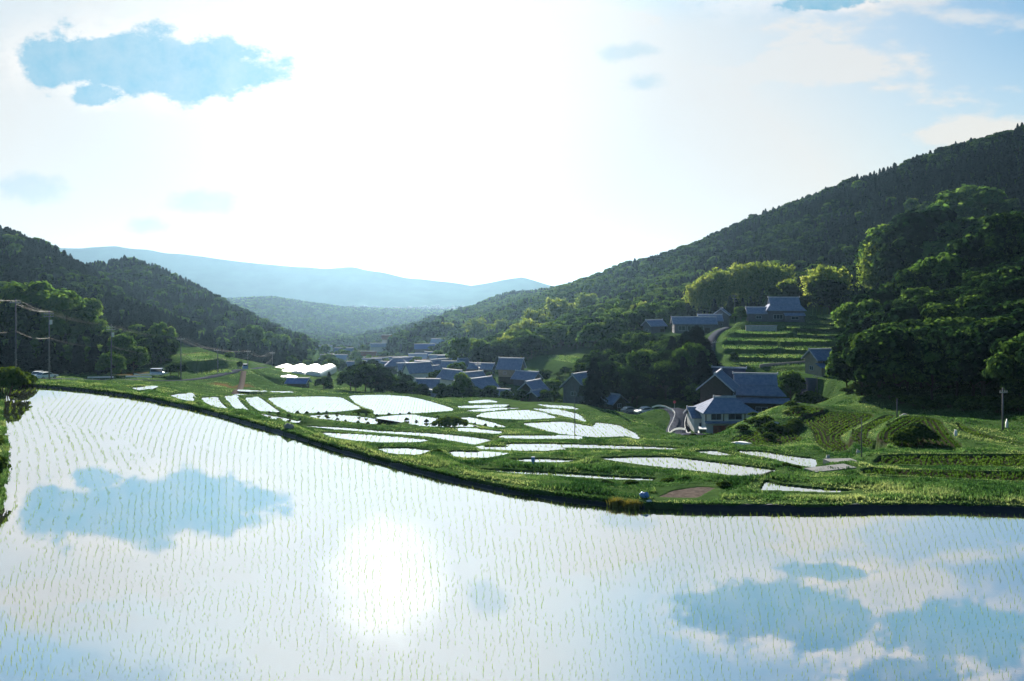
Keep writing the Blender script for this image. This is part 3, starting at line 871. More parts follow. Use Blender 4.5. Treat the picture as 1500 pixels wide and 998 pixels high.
def put_bush(loc, H, label, wide=1.3, var=0, group=None, cat='bush', name='bush', rz=0.0):
    e = empty(name, loc, rz); e.scale = (H * wide, H * wide, H)
    link_mesh('foliage', BUSH[var % 3], parent=e); link_mesh('stems', _sm, parent=e)
    tag(e, label, cat, group); return e


# ---------------------------------------------------- woods on the hills
def pxof(x, D, z): return CX + F * x / D, HY - F * (z - CAMH) / D

def in_poly(pts, px, py):
    P = np.array(pts, float); _, ins = poly_dist(P, px, py); return ins

def jgrid(x0, x1, y0, y1, s, seed):
    r = np.random.default_rng(seed)
    gx, gy = np.meshgrid(np.arange(x0, x1, s), np.arange(y0, y1, s * 0.9))
    gx = gx + (np.arange(gx.shape[0])[:, None] % 2) * s / 2
    return gx.ravel() + r.uniform(-.4, .4, gx.size) * s, gy.ravel() + r.uniform(-.4, .4, gx.size) * s

CLEAR = [  # openings in the wood, as ground outlines (px, py)
    [(1048, 452), (1255, 452), (1262, 480), (1236, 560), (1060, 560), (1040, 520)],
    [(960, 478), (1075, 462), (1090, 500), (1040, 515), (1030, 494), (980, 498)],
    [(785, 512), (850, 515), (868, 535), (800, 540)],
    [(262, 500), (315, 505), (350, 556), (200, 560), (262, 540)],
]
WOODS = {}
def wood(name, box, s, test, mix, hr, seed, cap=None):
    x, y = jgrid(*box, s, seed)
    z = zt(x, y); px, py = pxof(x, y, z)
    k = test(px, py, x, y, z)
    for c in CLEAR:
        inside = in_poly(c, px, py) & (y < 330)
        k &= ~inside
    x, y, z = x[k], y[k], z[k]
    r = np.random.default_rng(seed + 1)
    cl = vnoise(x, y, 35.0, seed) + r.normal(size=len(x)) * 0.16
    kinds = mix(cl, r, x, y)
    fr = np.full(len(x), LIT_SHARE.get(name, 0.05))
    if name == 'right_ridge': fr = np.clip((1090 - px[k]) / 330, 0.03, 0.5) * np.clip((py[k] - 385) / 40, 0.3, 1)
    kinds = np.where(r.random(len(x)) < fr * np.clip(1 + 2.5 * vnoise(x, y, 28.0, seed + 3), 0.1, 2.2), 3, kinds)
    H = hr[0] + (hr[1] - hr[0]) * r.random(len(x))
    H = np.where(kinds == 0, H * 0.95, H)
    if cap is not None:   # crowns stay low enough to leave the buildings behind them in view
        H = np.clip((np.interp(px[k], *np.array(cap, float).T) - HY) / -F * y + CAMH - z, 2.5, H)
    WOODS[name] = dict(x=x, y=y, z=z, k=kinds, H=H, var=r.integers(0, 8, len(x)), rz=r.random(len(x)) * 6.283, wide=0.85 + 0.45 * r.random(len(x)))

KN = ['broad', 'conifer', 'bamboo', 'bright']
LIT_SHARE = {'slope': 0.45, 'right_near': 0.0, 'left_far': 0.05, 'left_near': 0.04, 'middle': 0.12, 'far': 0.2, 'knoll': 0.15, 'valley_floor': 0.6}  # share of each wood given the painted sunlit leaves
mixc_ = lambda th, bam=9: (lambda cl, r, x, y: np.where(r.random(len(cl)) > 1 - bam, 2, np.where(cl > th, 0, 1)) if bam < 1 else np.where(cl > th, 0, 1))
R2 = [(1252, 592), (1300, 592), (1420, 598), (1500, 606), (1900, 640), (2300, 300), (1500, 366), (1405, 418), (1312, 462), (1288, 478), (1268, 510)]
wood('right_near', (60, 400, 88, 300), 5.4, lambda px, py, x, y, z: in_poly(R2, px, py) & (px < 1800), mixc_(-0.32), (8.5, 13.5), 5)
wood('right_ridge', (-80, 760, 300, 1180), 5.4, lambda px, py, x, y, z: (px > 640) & (px < 1800) & (y > 292) & (py < 505) & ((py < 470) | (y > 340)) & (z > -42) & ~((px < 800) & (y < 430)), mixc_(0.16), (7, 11), 15)
MIDC = [(868, 600), (1032, 592), (1036, 560), (1036, 512), (1030, 502), (958, 500), (930, 495), (885, 545), (840, 575)]
wood('middle', (10, 75, 175, 300), 6.0, lambda px, py, x, y, z: in_poly(MIDC, px, py), mixc_(-0.2), (8, 13), 25, [(840, 545), (862, 520), (900, 488), (930, 480), (955, 488), (985, 489), (1050, 492)])
MID2 = [(800, 512), (900, 505), (960, 500), (930, 500), (880, 545), (862, 512), (700, 530), (700, 505)]
wood('slope', (-60, 120, 300, 470), 7.0, lambda px, py, x, y, z: (px > 690) & (px < 1000) & (py > 470) & (py < 545) & (y > 305) & (y < 470), mixc_(-0.3, 0.12), (8, 13), 35)
wood('left_near', (-900, -70, 190, 560), 4.4, lambda px, py, x, y, z: (px > -180) & (px < 250) & (py < 549 - np.maximum(px - 150, 0) * 0.16), mixc_(0.26), (6, 9.5), 45)
wood('left_far', (-700, -60, 360, 860), 4.8, lambda px, py, x, y, z: (px > -120) & (px < 450) & (z > -33) & ((y > 560) | (px >= 250)), mixc_(0.22), (6, 10), 55)
wood('far', (-1000, 10, 700, 2350), 10.0, lambda px, py, x, y, z: (px > 250) & (px < 680) & ((y > 960) | (px < 440)) & (z > -95), mixc_(-0.1), (9, 13), 65)
wood('knoll', (-130, -20, 515, 790), 5.5, lambda px, py, x, y, z: (px > 568) & (px < 672) & (py < 523), mixc_(0.05), (6, 9.5), 75)

wood('valley_floor', (-190, -20, 330, 900), 15, lambda px, py, x, y, z: (px > 425) & (px < 610) & (py > 505), mixc_(-0.3), (3.5, 8), 85)

LAB = {'right_near': ('dark leafy tree in the shaded wood right of the farmhouses', 'trees of the dark wood at the right'),
       'right_ridge': ('small dark tree on the long forested ridge at the right', 'trees of the long right ridge'),
       'middle': ('dense dark tree in the grove between the white-walled farmhouse and the village', 'trees of the grove behind the winding road'),
       'slope': ('blue-green tree on the slope above the village roofs', 'trees of the slope above the village'),
       'left_near': ('dark tree on the shaded left hillside behind the utility poles', 'trees of the near left hillside'),
       'left_far': ('blue-green tree on the second hill at the left', 'trees of the second left hill'),
       'far': ('hazy blue tree on the far valley hill', 'trees of the far hill'), 'knoll': ('hazy tree on the small dark knoll', 'trees of the knoll')}
cand = []
for nme, wd in WOODS.items():
    if nme in ('far', 'knoll', 'left_far', 'valley_floor'): continue
    px, py = pxof(wd['x'], wd['y'], wd['z'])
    for i in range(len(wd['x'])):
        if -20 < px[i] < 1530: cand.append((wd['H'][i] / wd['y'][i], nme, i))
cand.sort(reverse=True)
NTREE = 235
chosen = {n: set() for n in WOODS}
for _, nme, i in cand[:NTREE]:
    chosen[nme].add(i); wd = WOODS[nme]
    kd = KN[wd['k'][i]]
    lab = LAB[nme][0] if kd == 'broad' else LAB[nme][0].replace('leafy tree', 'tree').replace(' tree', ' ' + ('pointed conifer' if kd == 'conifer' else 'bamboo clump'), 1)
    if kd == 'bright': lab = 'bright sunlit-green ' + LAB[nme][0].replace('dark ', '', 1).replace('dense ', '', 1).replace('small ', '', 1).replace('blue-green ', '', 1)
    put_tree(kd, int(wd['var'][i]), (wd['x'][i], wd['y'][i], wd['z'][i] - 0.2), wd['H'][i], wd['rz'][i], lab, 'tree', LAB[nme][1] + {'conifer': ' (conifers)', 'bright': ' (sunlit green)', 'bamboo': ' (bamboo)'}.get(kd, ''), wd['wide'][i])

# the rest of each wood is one mass of small trees
SRC = []
for kd in KN:
    for c, t in KIND[kd]:
        me = bpy.data.meshes.new('wood_tree')
        bm = bmesh.new(); bm.from_mesh(c); nf = len(bm.faces); bm.from_mesh(t)
        bm.faces.ensure_lookup_table()
        for f in bm.faces[nf:]: f.material_index = 1
        bm.to_mesh(me); bm.free()
        me.materials.append(c.materials[0]); me.materials.append(t.materials[0])
        SRC.append((kd, bpy.data.objects.new('wood_tree', me)))


def instancer(name, mesh, sources):
    g = bpy.data.node_groups.new(name, 'GeometryNodeTree')
    g.interface.new_socket('Geometry', in_out='INPUT', socket_type='NodeSocketGeometry')
    g.interface.new_socket('Geometry', in_out='OUTPUT', socket_type='NodeSocketGeometry')
    gi = g.nodes.new('NodeGroupInput'); go = g.nodes.new('NodeGroupOutput'); jn = g.nodes.new('GeometryNodeJoinGeometry')
    def attr(n, t):
        a = g.nodes.new('GeometryNodeInputNamedAttribute'); a.data_type = t; a.inputs[0].default_value = n
        return a.outputs[0]
    var = attr('var', 'INT'); rot = attr('rot', 'FLOAT'); sc = attr('scl', 'FLOAT_VECTOR')
    cx = g.nodes.new('ShaderNodeCombineXYZ'); g.links.new(rot, cx.inputs[2])
    er = g.nodes.new('FunctionNodeEulerToRotation'); g.links.new(cx.outputs[0], er.inputs[0])
    for i, s in enumerate(sources):
        cmp_ = g.nodes.new('FunctionNodeCompare'); cmp_.data_type = 'INT'; cmp_.operation = 'EQUAL'
        g.links.new(var, cmp_.inputs[2]); cmp_.inputs[3].default_value = i
        oi = g.nodes.new('GeometryNodeObjectInfo'); oi.inputs['Object'].default_value = s; oi.transform_space = 'ORIGINAL'
        ip = g.nodes.new('GeometryNodeInstanceOnPoints')
        g.links.new(gi.outputs[0], ip.inputs['Points']); g.links.new(cmp_.outputs[0], ip.inputs['Selection'])
        g.links.new(oi.outputs['Geometry'], ip.inputs['Instance']); g.links.new(er.outputs[0], ip.inputs['Rotation']); g.links.new(sc, ip.inputs['Scale'])
        g.links.new(ip.outputs[0], jn.inputs[0])
    g.links.new(jn.outputs[0], go.inputs[0])
    return g

LABF = {'right_near': 'shaded leafy wood climbing the slope at the right edge', 'right_ridge': 'dark forest covering the long ridge at the right',
        'middle': 'grove behind the winding road', 'slope': 'mixed wood on the slope above the village roofs', 'left_near': 'dark forest on the near left hillside',
        'left_far': 'blue-green forest on the second left hill', 'far': 'hazy blue forest on the far valley hill', 'knoll': 'hazy forest on the small knoll beyond the village', 'valley_floor': 'scattered trees among the far houses on the valley floor'}
base_i = {}
n0 = 0
for kd in KN: base_i[kd] = n0; n0 += len(KIND[kd])
NG = instancer('wood', None, [s for _, s in SRC])
for nme, wd in WOODS.items():
    keep = np.array([i not in chosen[nme] for i in range(len(wd['x']))], bool)
    if not keep.any(): continue
    me = bpy.data.meshes.new('forest'); n = int(keep.sum())
    me.vertices.add(n); me.vertices.foreach_set('co', np.stack([wd['x'], wd['y'], wd['z'] - 0.2], -1)[keep].astype(np.float32).ravel())
    kk = wd['k'][keep]; vv = wd['var'][keep]
    var = np.array([base_i[KN[a]] + b % len(KIND[KN[a]]) for a, b in zip(kk, vv)], np.int32)
    a = me.attributes.new('var', 'INT', 'POINT'); a.data.foreach_set('value', var)
    a = me.attributes.new('rot', 'FLOAT', 'POINT'); a.data.foreach_set('value', wd['rz'][keep].astype(np.float32))
    a = me.attributes.new('scl', 'FLOAT_VECTOR', 'POINT')
    H = wd['H'][keep]; a.data.foreach_set('vector', np.stack([H * wd['wide'][keep], H * wd['wide'][keep], H], -1).astype(np.float32).ravel())
    o = link_mesh('forest', me); md = o.modifiers.new('trees', 'NODES'); md.node_group = NG
    tag(o, LABF[nme], 'forest', kind='stuff')
    print('WOOD', nme, n, len(chosen[nme]))

# ---------------------------------------------------- rice and grass
def blades(P, H, W, n, lean, tones, r, zbase_off=-0.03):
    """n blades per clump at points P (m,3) with heights H (m,)"""
    m = len(P)
    P = np.repeat(P, n, 0); H = np.repeat(H, n); T = np.clip(np.repeat(tones, n) + r.normal(size=m * n) * 0.12, 0, 1)
    a = r.random(m * n) * 6.283; d = np.stack([np.cos(a), np.sin(a), 0 * a], -1); s = np.stack([-np.sin(a), np.cos(a), 0 * a], -1)
    W = (np.repeat(W, n) if hasattr(W, '__len__') else np.full(m * n, W))[:, None] * 0.5
    ln = (lean * (0.3 + r.random(m * n)) * H)[:, None]
    Hh = (H * (0.65 + 0.5 * r.random(m * n)))[:, None] * np.array([[0, 0, 1.0]])
    b = P + np.array([0, 0, zbase_off]) + d * W * 0.8
    v0 = b - s * W; v1 = b + s * W; mid = b + d * ln * 0.35 + Hh * 0.6
    v2 = mid + s * W * 0.9; v3 = mid - s * W * 0.9; tip = b + d * ln + Hh
    V = np.stack([v0, v1, v2, v3, tip - s * W * 0.15, tip + s * W * 0.15], 1).reshape(-1, 3)
    i = np.arange(m * n)[:, None] * 6
    Q = np.concatenate([i + np.array([[0, 1, 2, 3]]), i + np.array([[3, 2, 5, 4]])], 0)
    return V, Q, np.concatenate([T, T])

r = np.random.default_rng(77)
# big paddy: rows follow the left bank near it, and fan out gently elsewhere
BP = FIELDS[0]['poly']
pts = []
rows = np.arange(-1.6, 1.6, 0.32 / 43)
for s0 in rows:
    dd = np.arange(23, 112, 0.28) + r.random() * 0.28
    dd = dd + r.normal(size=len(dd)) * 0.03
    x = (s0 + 0.012 * np.sin(dd * 0.07)) * (dd + 8.0) + r.normal(size=len(dd)) * 0.045 + 0.10 * vnoise(dd * 0 + s0 * 40, dd, 5.0, 29)
    k = np.abs(x / dd) < 0.82
    pts.append(np.stack([x[k], dd[k]], -1))
pts = np.concatenate(pts)
left = np.array(chaikin(px_poly([(26, 565), (8, 578), (4, 606), (11, 635), (14, 665), (10, 700), (4, 745), (-30, 790), (-120, 850), (-260, 960)], 0.0), 0))
def line_dist(Pl, x, y):
    best = np.full(x.shape, 1e9)
    for (ax, ay), (bx, by) in zip(Pl[:-1], Pl[1:]):
        ex, ey = bx - ax, by - ay; t = np.clip(((x - ax) * ex + (y - ay) * ey) / (ex * ex + ey * ey), 0, 1)
        best = np.minimum(best, np.hypot(x - ax - t * ex, y - ay - t * ey))
    return best
dl = line_dist(left, pts[:, 0], pts[:, 1])
pts = pts[dl > 6.5 + 3 * np.sin(pts[:, 1] * 0.13)]
# contour rows beside the left bank
qx = r.uniform(-75, -8, 60000); qy = r.uniform(24, 108, 60000)
q = np.stack([qx, qy], -1)
dl = line_dist(left, q[:, 0], q[:, 1]); q = q[dl < 6.4 + 3 * np.sin(q[:, 1] * 0.13)]
for _ in range(2):
    dl = line_dist(left, q[:, 0], q[:, 1]); e_ = 0.05
    gx = (line_dist(left, q[:, 0] + e_, q[:, 1]) - dl) / e_; gy = (line_dist(left, q[:, 0], q[:, 1] + e_) - dl) / e_
    tgt = np.maximum(np.round(dl / 0.62), 1) * 0.62
    q = q + np.stack([gx, gy], -1) * (tgt - dl)[:, None]
q = q[(r.random(len(q)) < 0.6) & (vnoise(q[:, 0], q[:, 1], 3.0, 30) < 0.22)]
pts = np.concatenate([pts, q + r.normal(size=q.shape) * 0.07])
d, ins = poly_dist(BP, pts[:, 0], pts[:, 1])
pts = pts[ins & (d < -0.5)]
gap = vnoise(pts[:, 0], pts[:, 1], 2.2, 31) + vnoise(pts[:, 0], pts[:, 1], 0.6, 32)
pts = pts[(gap < 0.42) & (r.random(len(pts)) < 0.9)]
P3 = np.concatenate([pts, np.zeros((len(pts), 1))], 1)
hh = 0.10 + 0.06 * r.random(len(P3)) + 0.07 * vnoise(P3[:, 0], P3[:, 1], 6.0, 33)
V, Qd, T = blades(P3, hh, 0.0085 + 0.00007 * P3[:, 1], 3, 0.35, np.clip(0.5 + 0.5 * vnoise(P3[:, 0], P3[:, 1], 9, 34), 0, 1), r)
o = link_mesh('rice_seedlings', np_mesh('rice_seedlings', V, Qd, T), M['rice']); tag(o, 'young rice seedlings in rows in the big flooded paddy', 'rice', kind='stuff')
print('RICE', len(P3))

# rice in the terraces
PW = []; PG = []; PT = []
for k, fd in enumerate(FIELDS):
    if k == 0 or fd['kind'] not in ('water', 'green', 'terrace'): continue
    P = fd['poly']; x0, y0 = P.min(0); x1, y1 = P.max(0); Dm = 0.5 * (y0 + y1)
    area = (x1 - x0) * (y1 - y0)
    dens = {'water': 4.2, 'green': 9.0, 'terrace': 3.0}[fd['kind']] * (1.0 if Dm < 100 else 0.7)
    n = int(area * dens)
    qx = r.uniform(x0, x1, n); qy = r.uniform(y0, y1, n)
    d, ins = poly_dist(P, qx, qy); qx, qy, d = qx[ins], qy[ins], d[ins]
    s = 0.62 if fd['kind'] != 'water' else (0.5 if Dm < 80 else 0.6)
    if fd['kind'] == 'water':
        c, sn = math.cos(0.25), math.sin(0.25)
        a = qx * c + qy * sn * 0.35
        a2 = np.round(a / s) * s; qx = qx + (a2 - a) / c
    else:
        e_ = 0.05
        d0, _ = poly_dist(P, qx, qy); gx = (poly_dist(P, qx + e_, qy)[0] - d0) / e_; gy = (poly_dist(P, qx, qy + e_)[0] - d0) / e_
        tg = np.minimum(np.round(d0 / s) * s, -0.3); qx = qx + gx * (tg - d0); qy = qy + gy * (tg - d0)
    d, ins = poly_dist(P, qx, qy); qx, qy = qx[ins & (d < -0.15)], qy[ins & (d < -0.15)]
    A = np.stack([qx, qy, np.full(len(qx), fd['z'])], -1)
    {'water': PW, 'green': PG, 'terrace': PT}[fd['kind']].append(A)
PW = np.concatenate(PW); PG = np.concatenate(PG); PT = np.concatenate(PT)
V, Qd, T = blades(PW, 0.12 + 0.08 * r.random(len(PW)), 0.026 + 0.00016 * PW[:, 1], 2, 0.4, np.full(len(PW), 0.55), r)
o = link_mesh('rice_seedlings', np_mesh('rice_terrace', V, Qd, T), M['rice']); tag(o, 'small rice seedlings standing in the flooded terraces', 'rice', kind='stuff')
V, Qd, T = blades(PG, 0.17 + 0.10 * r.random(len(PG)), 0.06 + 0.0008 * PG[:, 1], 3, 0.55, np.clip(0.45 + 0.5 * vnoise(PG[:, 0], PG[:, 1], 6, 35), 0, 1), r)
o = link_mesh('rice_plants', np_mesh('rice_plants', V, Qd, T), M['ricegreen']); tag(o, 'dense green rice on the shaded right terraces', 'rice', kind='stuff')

V, Qd, T = blades(PT, 0.25 + 0.15 * r.random(len(PT)), 0.10 + 0.0008 * PT[:, 1], 3, 0.7, np.clip(0.5 + 0.5 * vnoise(PT[:, 0], PT[:, 1], 6, 36), 0, 1), r)
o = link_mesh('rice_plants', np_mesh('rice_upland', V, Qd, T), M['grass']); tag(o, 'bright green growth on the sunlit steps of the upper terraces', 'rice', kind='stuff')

# grass on the banks
NT = 370000
tx = r.uniform(-0.76, 0.76, NT); dd = 26 * np.exp(r.random(NT) ** 0.9 * math.log(290 / 26)); x = tx * dd
ok = np.ones(NT, bool); near = np.full(NT, 99.0)
for k, fd in enumerate(FIELDS):
    P = fd['poly']
    q = (x > P[:, 0].min() - 3) & (x < P[:, 0].max() + 3) & (dd > P[:, 1].min() - 3) & (dd < P[:, 1].max() + 3)
    if not q.any(): continue
    d, ins = poly_dist(P, x[q], dd[q]); ok[q] &= ~(d < 0.12)
    if fd['kind'] != 'pad': near[q] = np.minimum(near[q], np.abs(d))
bare = np.zeros(NT)
z = zt(x, dd); px, py = pxof(x, dd, z)
ok &= (py < 1040) & ~((px > 960) & (px < 1055) & (py > 713) & (py < 734) & (dd < 60))
ok &= ~((dd > 150) & (px > 700) & (px < 1060) & (py < 600))
for _nm in ROADS: ok &= line_dist(ROADS[_nm][0], x, dd) > ROADS[_nm][1] / 2 + 0.1
x, dd, z, near = x[ok], dd[ok], z[ok], near[ok]
i = np.clip(np.searchsorted(Ds, dd) - 1, 0, len(Ds) - 2); j = np.clip(np.searchsorted(Ts, x / (dd + 15)) - 1, 0, len(Ts) - 2)
kb = GB[i, j] < 0.35
x, dd, z, near = x[kb], dd[kb], z[kb], near[kb]
tall = np.clip(0.5 + 1.6 * vnoise(x, dd, 2.6, 41) + 0.9 * vnoise(x, dd, 0.8, 42), 0, 1.4)
H = np.where(near < 0.7, np.where(dd > 75, 0.07, 0.03) + 0.08 * tall, 0.06 + 0.24 * tall * np.clip(1.25 - dd / 220, 0.45, 1))
tone = np.clip(0.40 + 0.9 * vnoise(x, dd, 5.0, 43) + 0.7 * vnoise(x, dd, 1.2, 44) + np.where(near < 0.8, 0.20, -0.06), 0, 1)  # sunlit crests and darker risers painted into the blade tone
# grass hanging over the water along the big paddy's levee
ti = r.uniform(0, 1, 26000); e0 = BP; L_ = np.r_[0, np.cumsum(np.hypot(*np.diff(np.vstack([e0, e0[:1]]), axis=0).T))]
sx = np.interp(ti * L_[-1], L_, np.r_[e0[:, 0], e0[0, 0]]); sy = np.interp(ti * L_[-1], L_, np.r_[e0[:, 1], e0[0, 1]])
sx = sx + r.normal(size=26000) * 0.05; sy = sy + np.abs(r.normal(size=26000)) * 0.28 + 0.05
ks = (sy > 44) & (np.abs(sx / sy) < 0.72) & (vnoise(sx, sy, 1.7, 71) + vnoise(sx, sy, 0.5, 72) > -0.25)
sx, sy = sx[ks], sy[ks]; sz = np.full(len(sx), 0.24); sd_, si_ = poly_dist(BP, sx, sy); sz = np.where(si_, 0.0, sz)
x = np.r_[x, sx]; dd = np.r_[dd, sy]; z = np.r_[z, sz]
H = np.r_[H, 0.10 + 0.24 * r.random(len(sx)) * (0.6 + vnoise(sx, sy, 3.0, 73))]; tone = np.r_[tone, np.clip(0.45 + 0.8 * vnoise(sx, sy, 2.0, 74), 0, 1)]
V, Qd, T = blades(np.stack([x, dd, z], -1), H, 0.028 + 0.0006 * dd, 3, 0.7, tone, r)
o = link_mesh('bank_grass', np_mesh('bank_grass', V, Qd, T), M['grass']); tag(o, 'tufted grass on the banks between the paddies', 'grass', kind='stuff')
print('GRASS', len(x))
# ------------------------------------------------------------------ houses
def slab_roof(w, d, h0, rise, ov=0.7, ovx=0.6, th=0.20):
    """gable roof along x, eaves at h0 - drop"""
    s = rise / (d / 2); mb = MB(); yo = d / 2 + ov; ze = h0 - s * ov
    for sg in (-1, 1):
        prof = [(sg * yo, ze), (0, h0 + rise), (0, h0 + rise + th), (sg * yo, ze + th)]
        mb.prism(prof, -w / 2 - ovx, w / 2 + ovx, axis='x')
    return mb


def hip_shell(w, d, h0, rise, ov=0.7, inset=None, th=0.16, top=1.0):
    """hipped roof; top < 1 cuts it off for an upper gable"""
    inset = d / 2 if inset is None else inset
    X, Y = w / 2 + ov, d / 2 + ov
    x1, y1 = X - (inset + ov) * top, Y * (1 - top) + 0.02
    ze = h0 - rise / (d / 2) * ov; zt_ = ze + (rise + h0 - ze) * top
    mb = MB()
    vs = [(-X, -Y, ze), (X, -Y, ze), (X, Y, ze), (-X, Y, ze), (-x1, -y1, zt_), (x1, -y1, zt_), (x1, y1, zt_), (-x1, y1, zt_)]
    vs += [(a, b, c - th) for a, b, c in vs[:4]]
    fs = [(0, 1, 5, 4), (1, 2, 6, 5), (2, 3, 7, 6), (3, 0, 4, 7), (4, 5, 6, 7), (0, 8, 9, 1), (1, 9, 10, 2), (2, 10, 11, 3), (3, 11, 8, 0), (11, 10, 9, 8)]
    mb.add(vs, fs)
    return mb, (x1, y1, zt_)


def window(parent, x, y, z, w, h, face, mat=None, bars=2):
    """face: '-y' '+y' '-x' '+x'"""
    fr = MB(); gl = MB(); t = 0.07
    if face[1] == 'y':
        s = -1 if face[0] == '-' else 1
        y0, y1 = sorted((y - s * 0.02, y + s * 0.06)); g0, g1 = sorted((y + s * 0.012, y + s * 0.03))
        for a, b, c, e in ((x - w / 2, x + w / 2, z, z + t), (x - w / 2, x + w / 2, z + h - t, z + h), (x - w / 2, x - w / 2 + t, z + t, z + h - t), (x + w / 2 - t, x + w / 2, z + t, z + h - t)):
            fr.box(a, b, y0, y1, c, e)
        for k in range(1, bars):
            xx = x - w / 2 + w * k / bars; fr.box(xx - t / 2, xx + t / 2, y0, y1, z + t, z + h - t)
        gl.box(x - w / 2 + t, x + w / 2 - t, g0, g1, z + t, z + h - t)
    else:
        s = -1 if face[0] == '-' else 1
        y0, y1 = sorted((x - s * 0.02, x + s * 0.06)); g0, g1 = sorted((x + s * 0.012, x + s * 0.03))
        for a, b, c, e in ((y - w / 2, y + w / 2, z, z + t), (y - w / 2, y + w / 2, z + h - t, z + h), (y - w / 2, y - w / 2 + t, z + t, z + h - t), (y + w / 2 - t, y + w / 2, z + t, z + h - t)):
            fr.box(y0, y1, a, b, c, e)
        for k in range(1, bars):
            yy = y - w / 2 + w * k / bars; fr.box(y0, y1, yy - t / 2, yy + t / 2, z + t, z + h - t)
        gl.box(g0, g1, y - w / 2 + t, y + w / 2 - t, z + t, z + h - t)
    f = fr.build('window', mat or M['ridge'], parent); gl.build('pane', M['glass'], f)
    return f


def roof_on(parent, w, d, h0, rise, style, tile, name='roof', off=(0, 0), ov=0.7, ends=None):
    ox, oy = off
    T_ = Matrix.Translation((ox, oy, 0))
    if style == 'gable':
        mb = slab_roof(w, d, h0, rise, ov)
        rf = mb.build(name, tile, parent); L0 = w / 2 + 0.6; zr = h0 + rise + 0.2
        sl = rise / (d / 2); yo = d / 2 + ov
        for s in (-1, 1):
            bb = MB(); xa, xb = sorted((s * (w / 2 + 0.605), s * (w / 2 + 0.68)))
            for q in (-1, 1): bb.prism([(q * (yo + 0.02), h0 - sl * ov - 0.06), (0, h0 + rise - 0.06), (0, h0 + rise + 0.26), (q * (yo + 0.02), h0 - sl * ov + 0.26)], xa, xb, axis='x')
            bb.build('bargeboard', M['ridge'], rf)
    elif style == 'hip':
        mb, (x1, y1, z1) = hip_shell(w, d, h0, rise, ov, inset=d * 0.42)
        rf = mb.build(name, tile, parent); L0 = x1 + 0.1; zr = z1
    else:  # hipped skirt with a gable on top
        mb, (x1, y1, z1) = hip_shell(w, d, h0, rise, ov, inset=d * 0.36, top=0.52)
        rf = mb.build(name, tile, parent)
        up = slab_roof(2 * x1 - 0.2, 2 * y1 + 0.05, z1 - 0.02, rise - (z1 - h0) + 0.1, 0.25, 0.35, 0.18)
        g = up.build('upper_roof', tile, rf)
        gb = MB(); gb.prism([(-y1 + 0.1, z1 - 0.05), (y1 - 0.1, z1 - 0.05), (0, z1 + rise - (z1 - h0))], -x1 + 0.25, x1 - 0.25, axis='x'); gb.build('gable', M['plaster'] if ends is None else ends, rf)
        L0 = x1 + 0.35; zr = h0 + rise + 0.25
    rc = MB(); rc.box(-L0, L0, -0.17, 0.17, zr - 0.10, zr + 0.24)
    for s in (-1, 1): rc.prism([(-0.28, zr - 0.12), (0.28, zr - 0.12), (0.16, zr + 0.42), (-0.16, zr + 0.42)], s * L0 - 0.09 + (0.1 if s > 0 else -0.1), s * L0 + 0.09 + (0.1 if s > 0 else -0.1), axis='x')
    rc.build('ridge_cap', M['ridge'], rf)
    rf.location = (ox, oy, 0)
    return rf


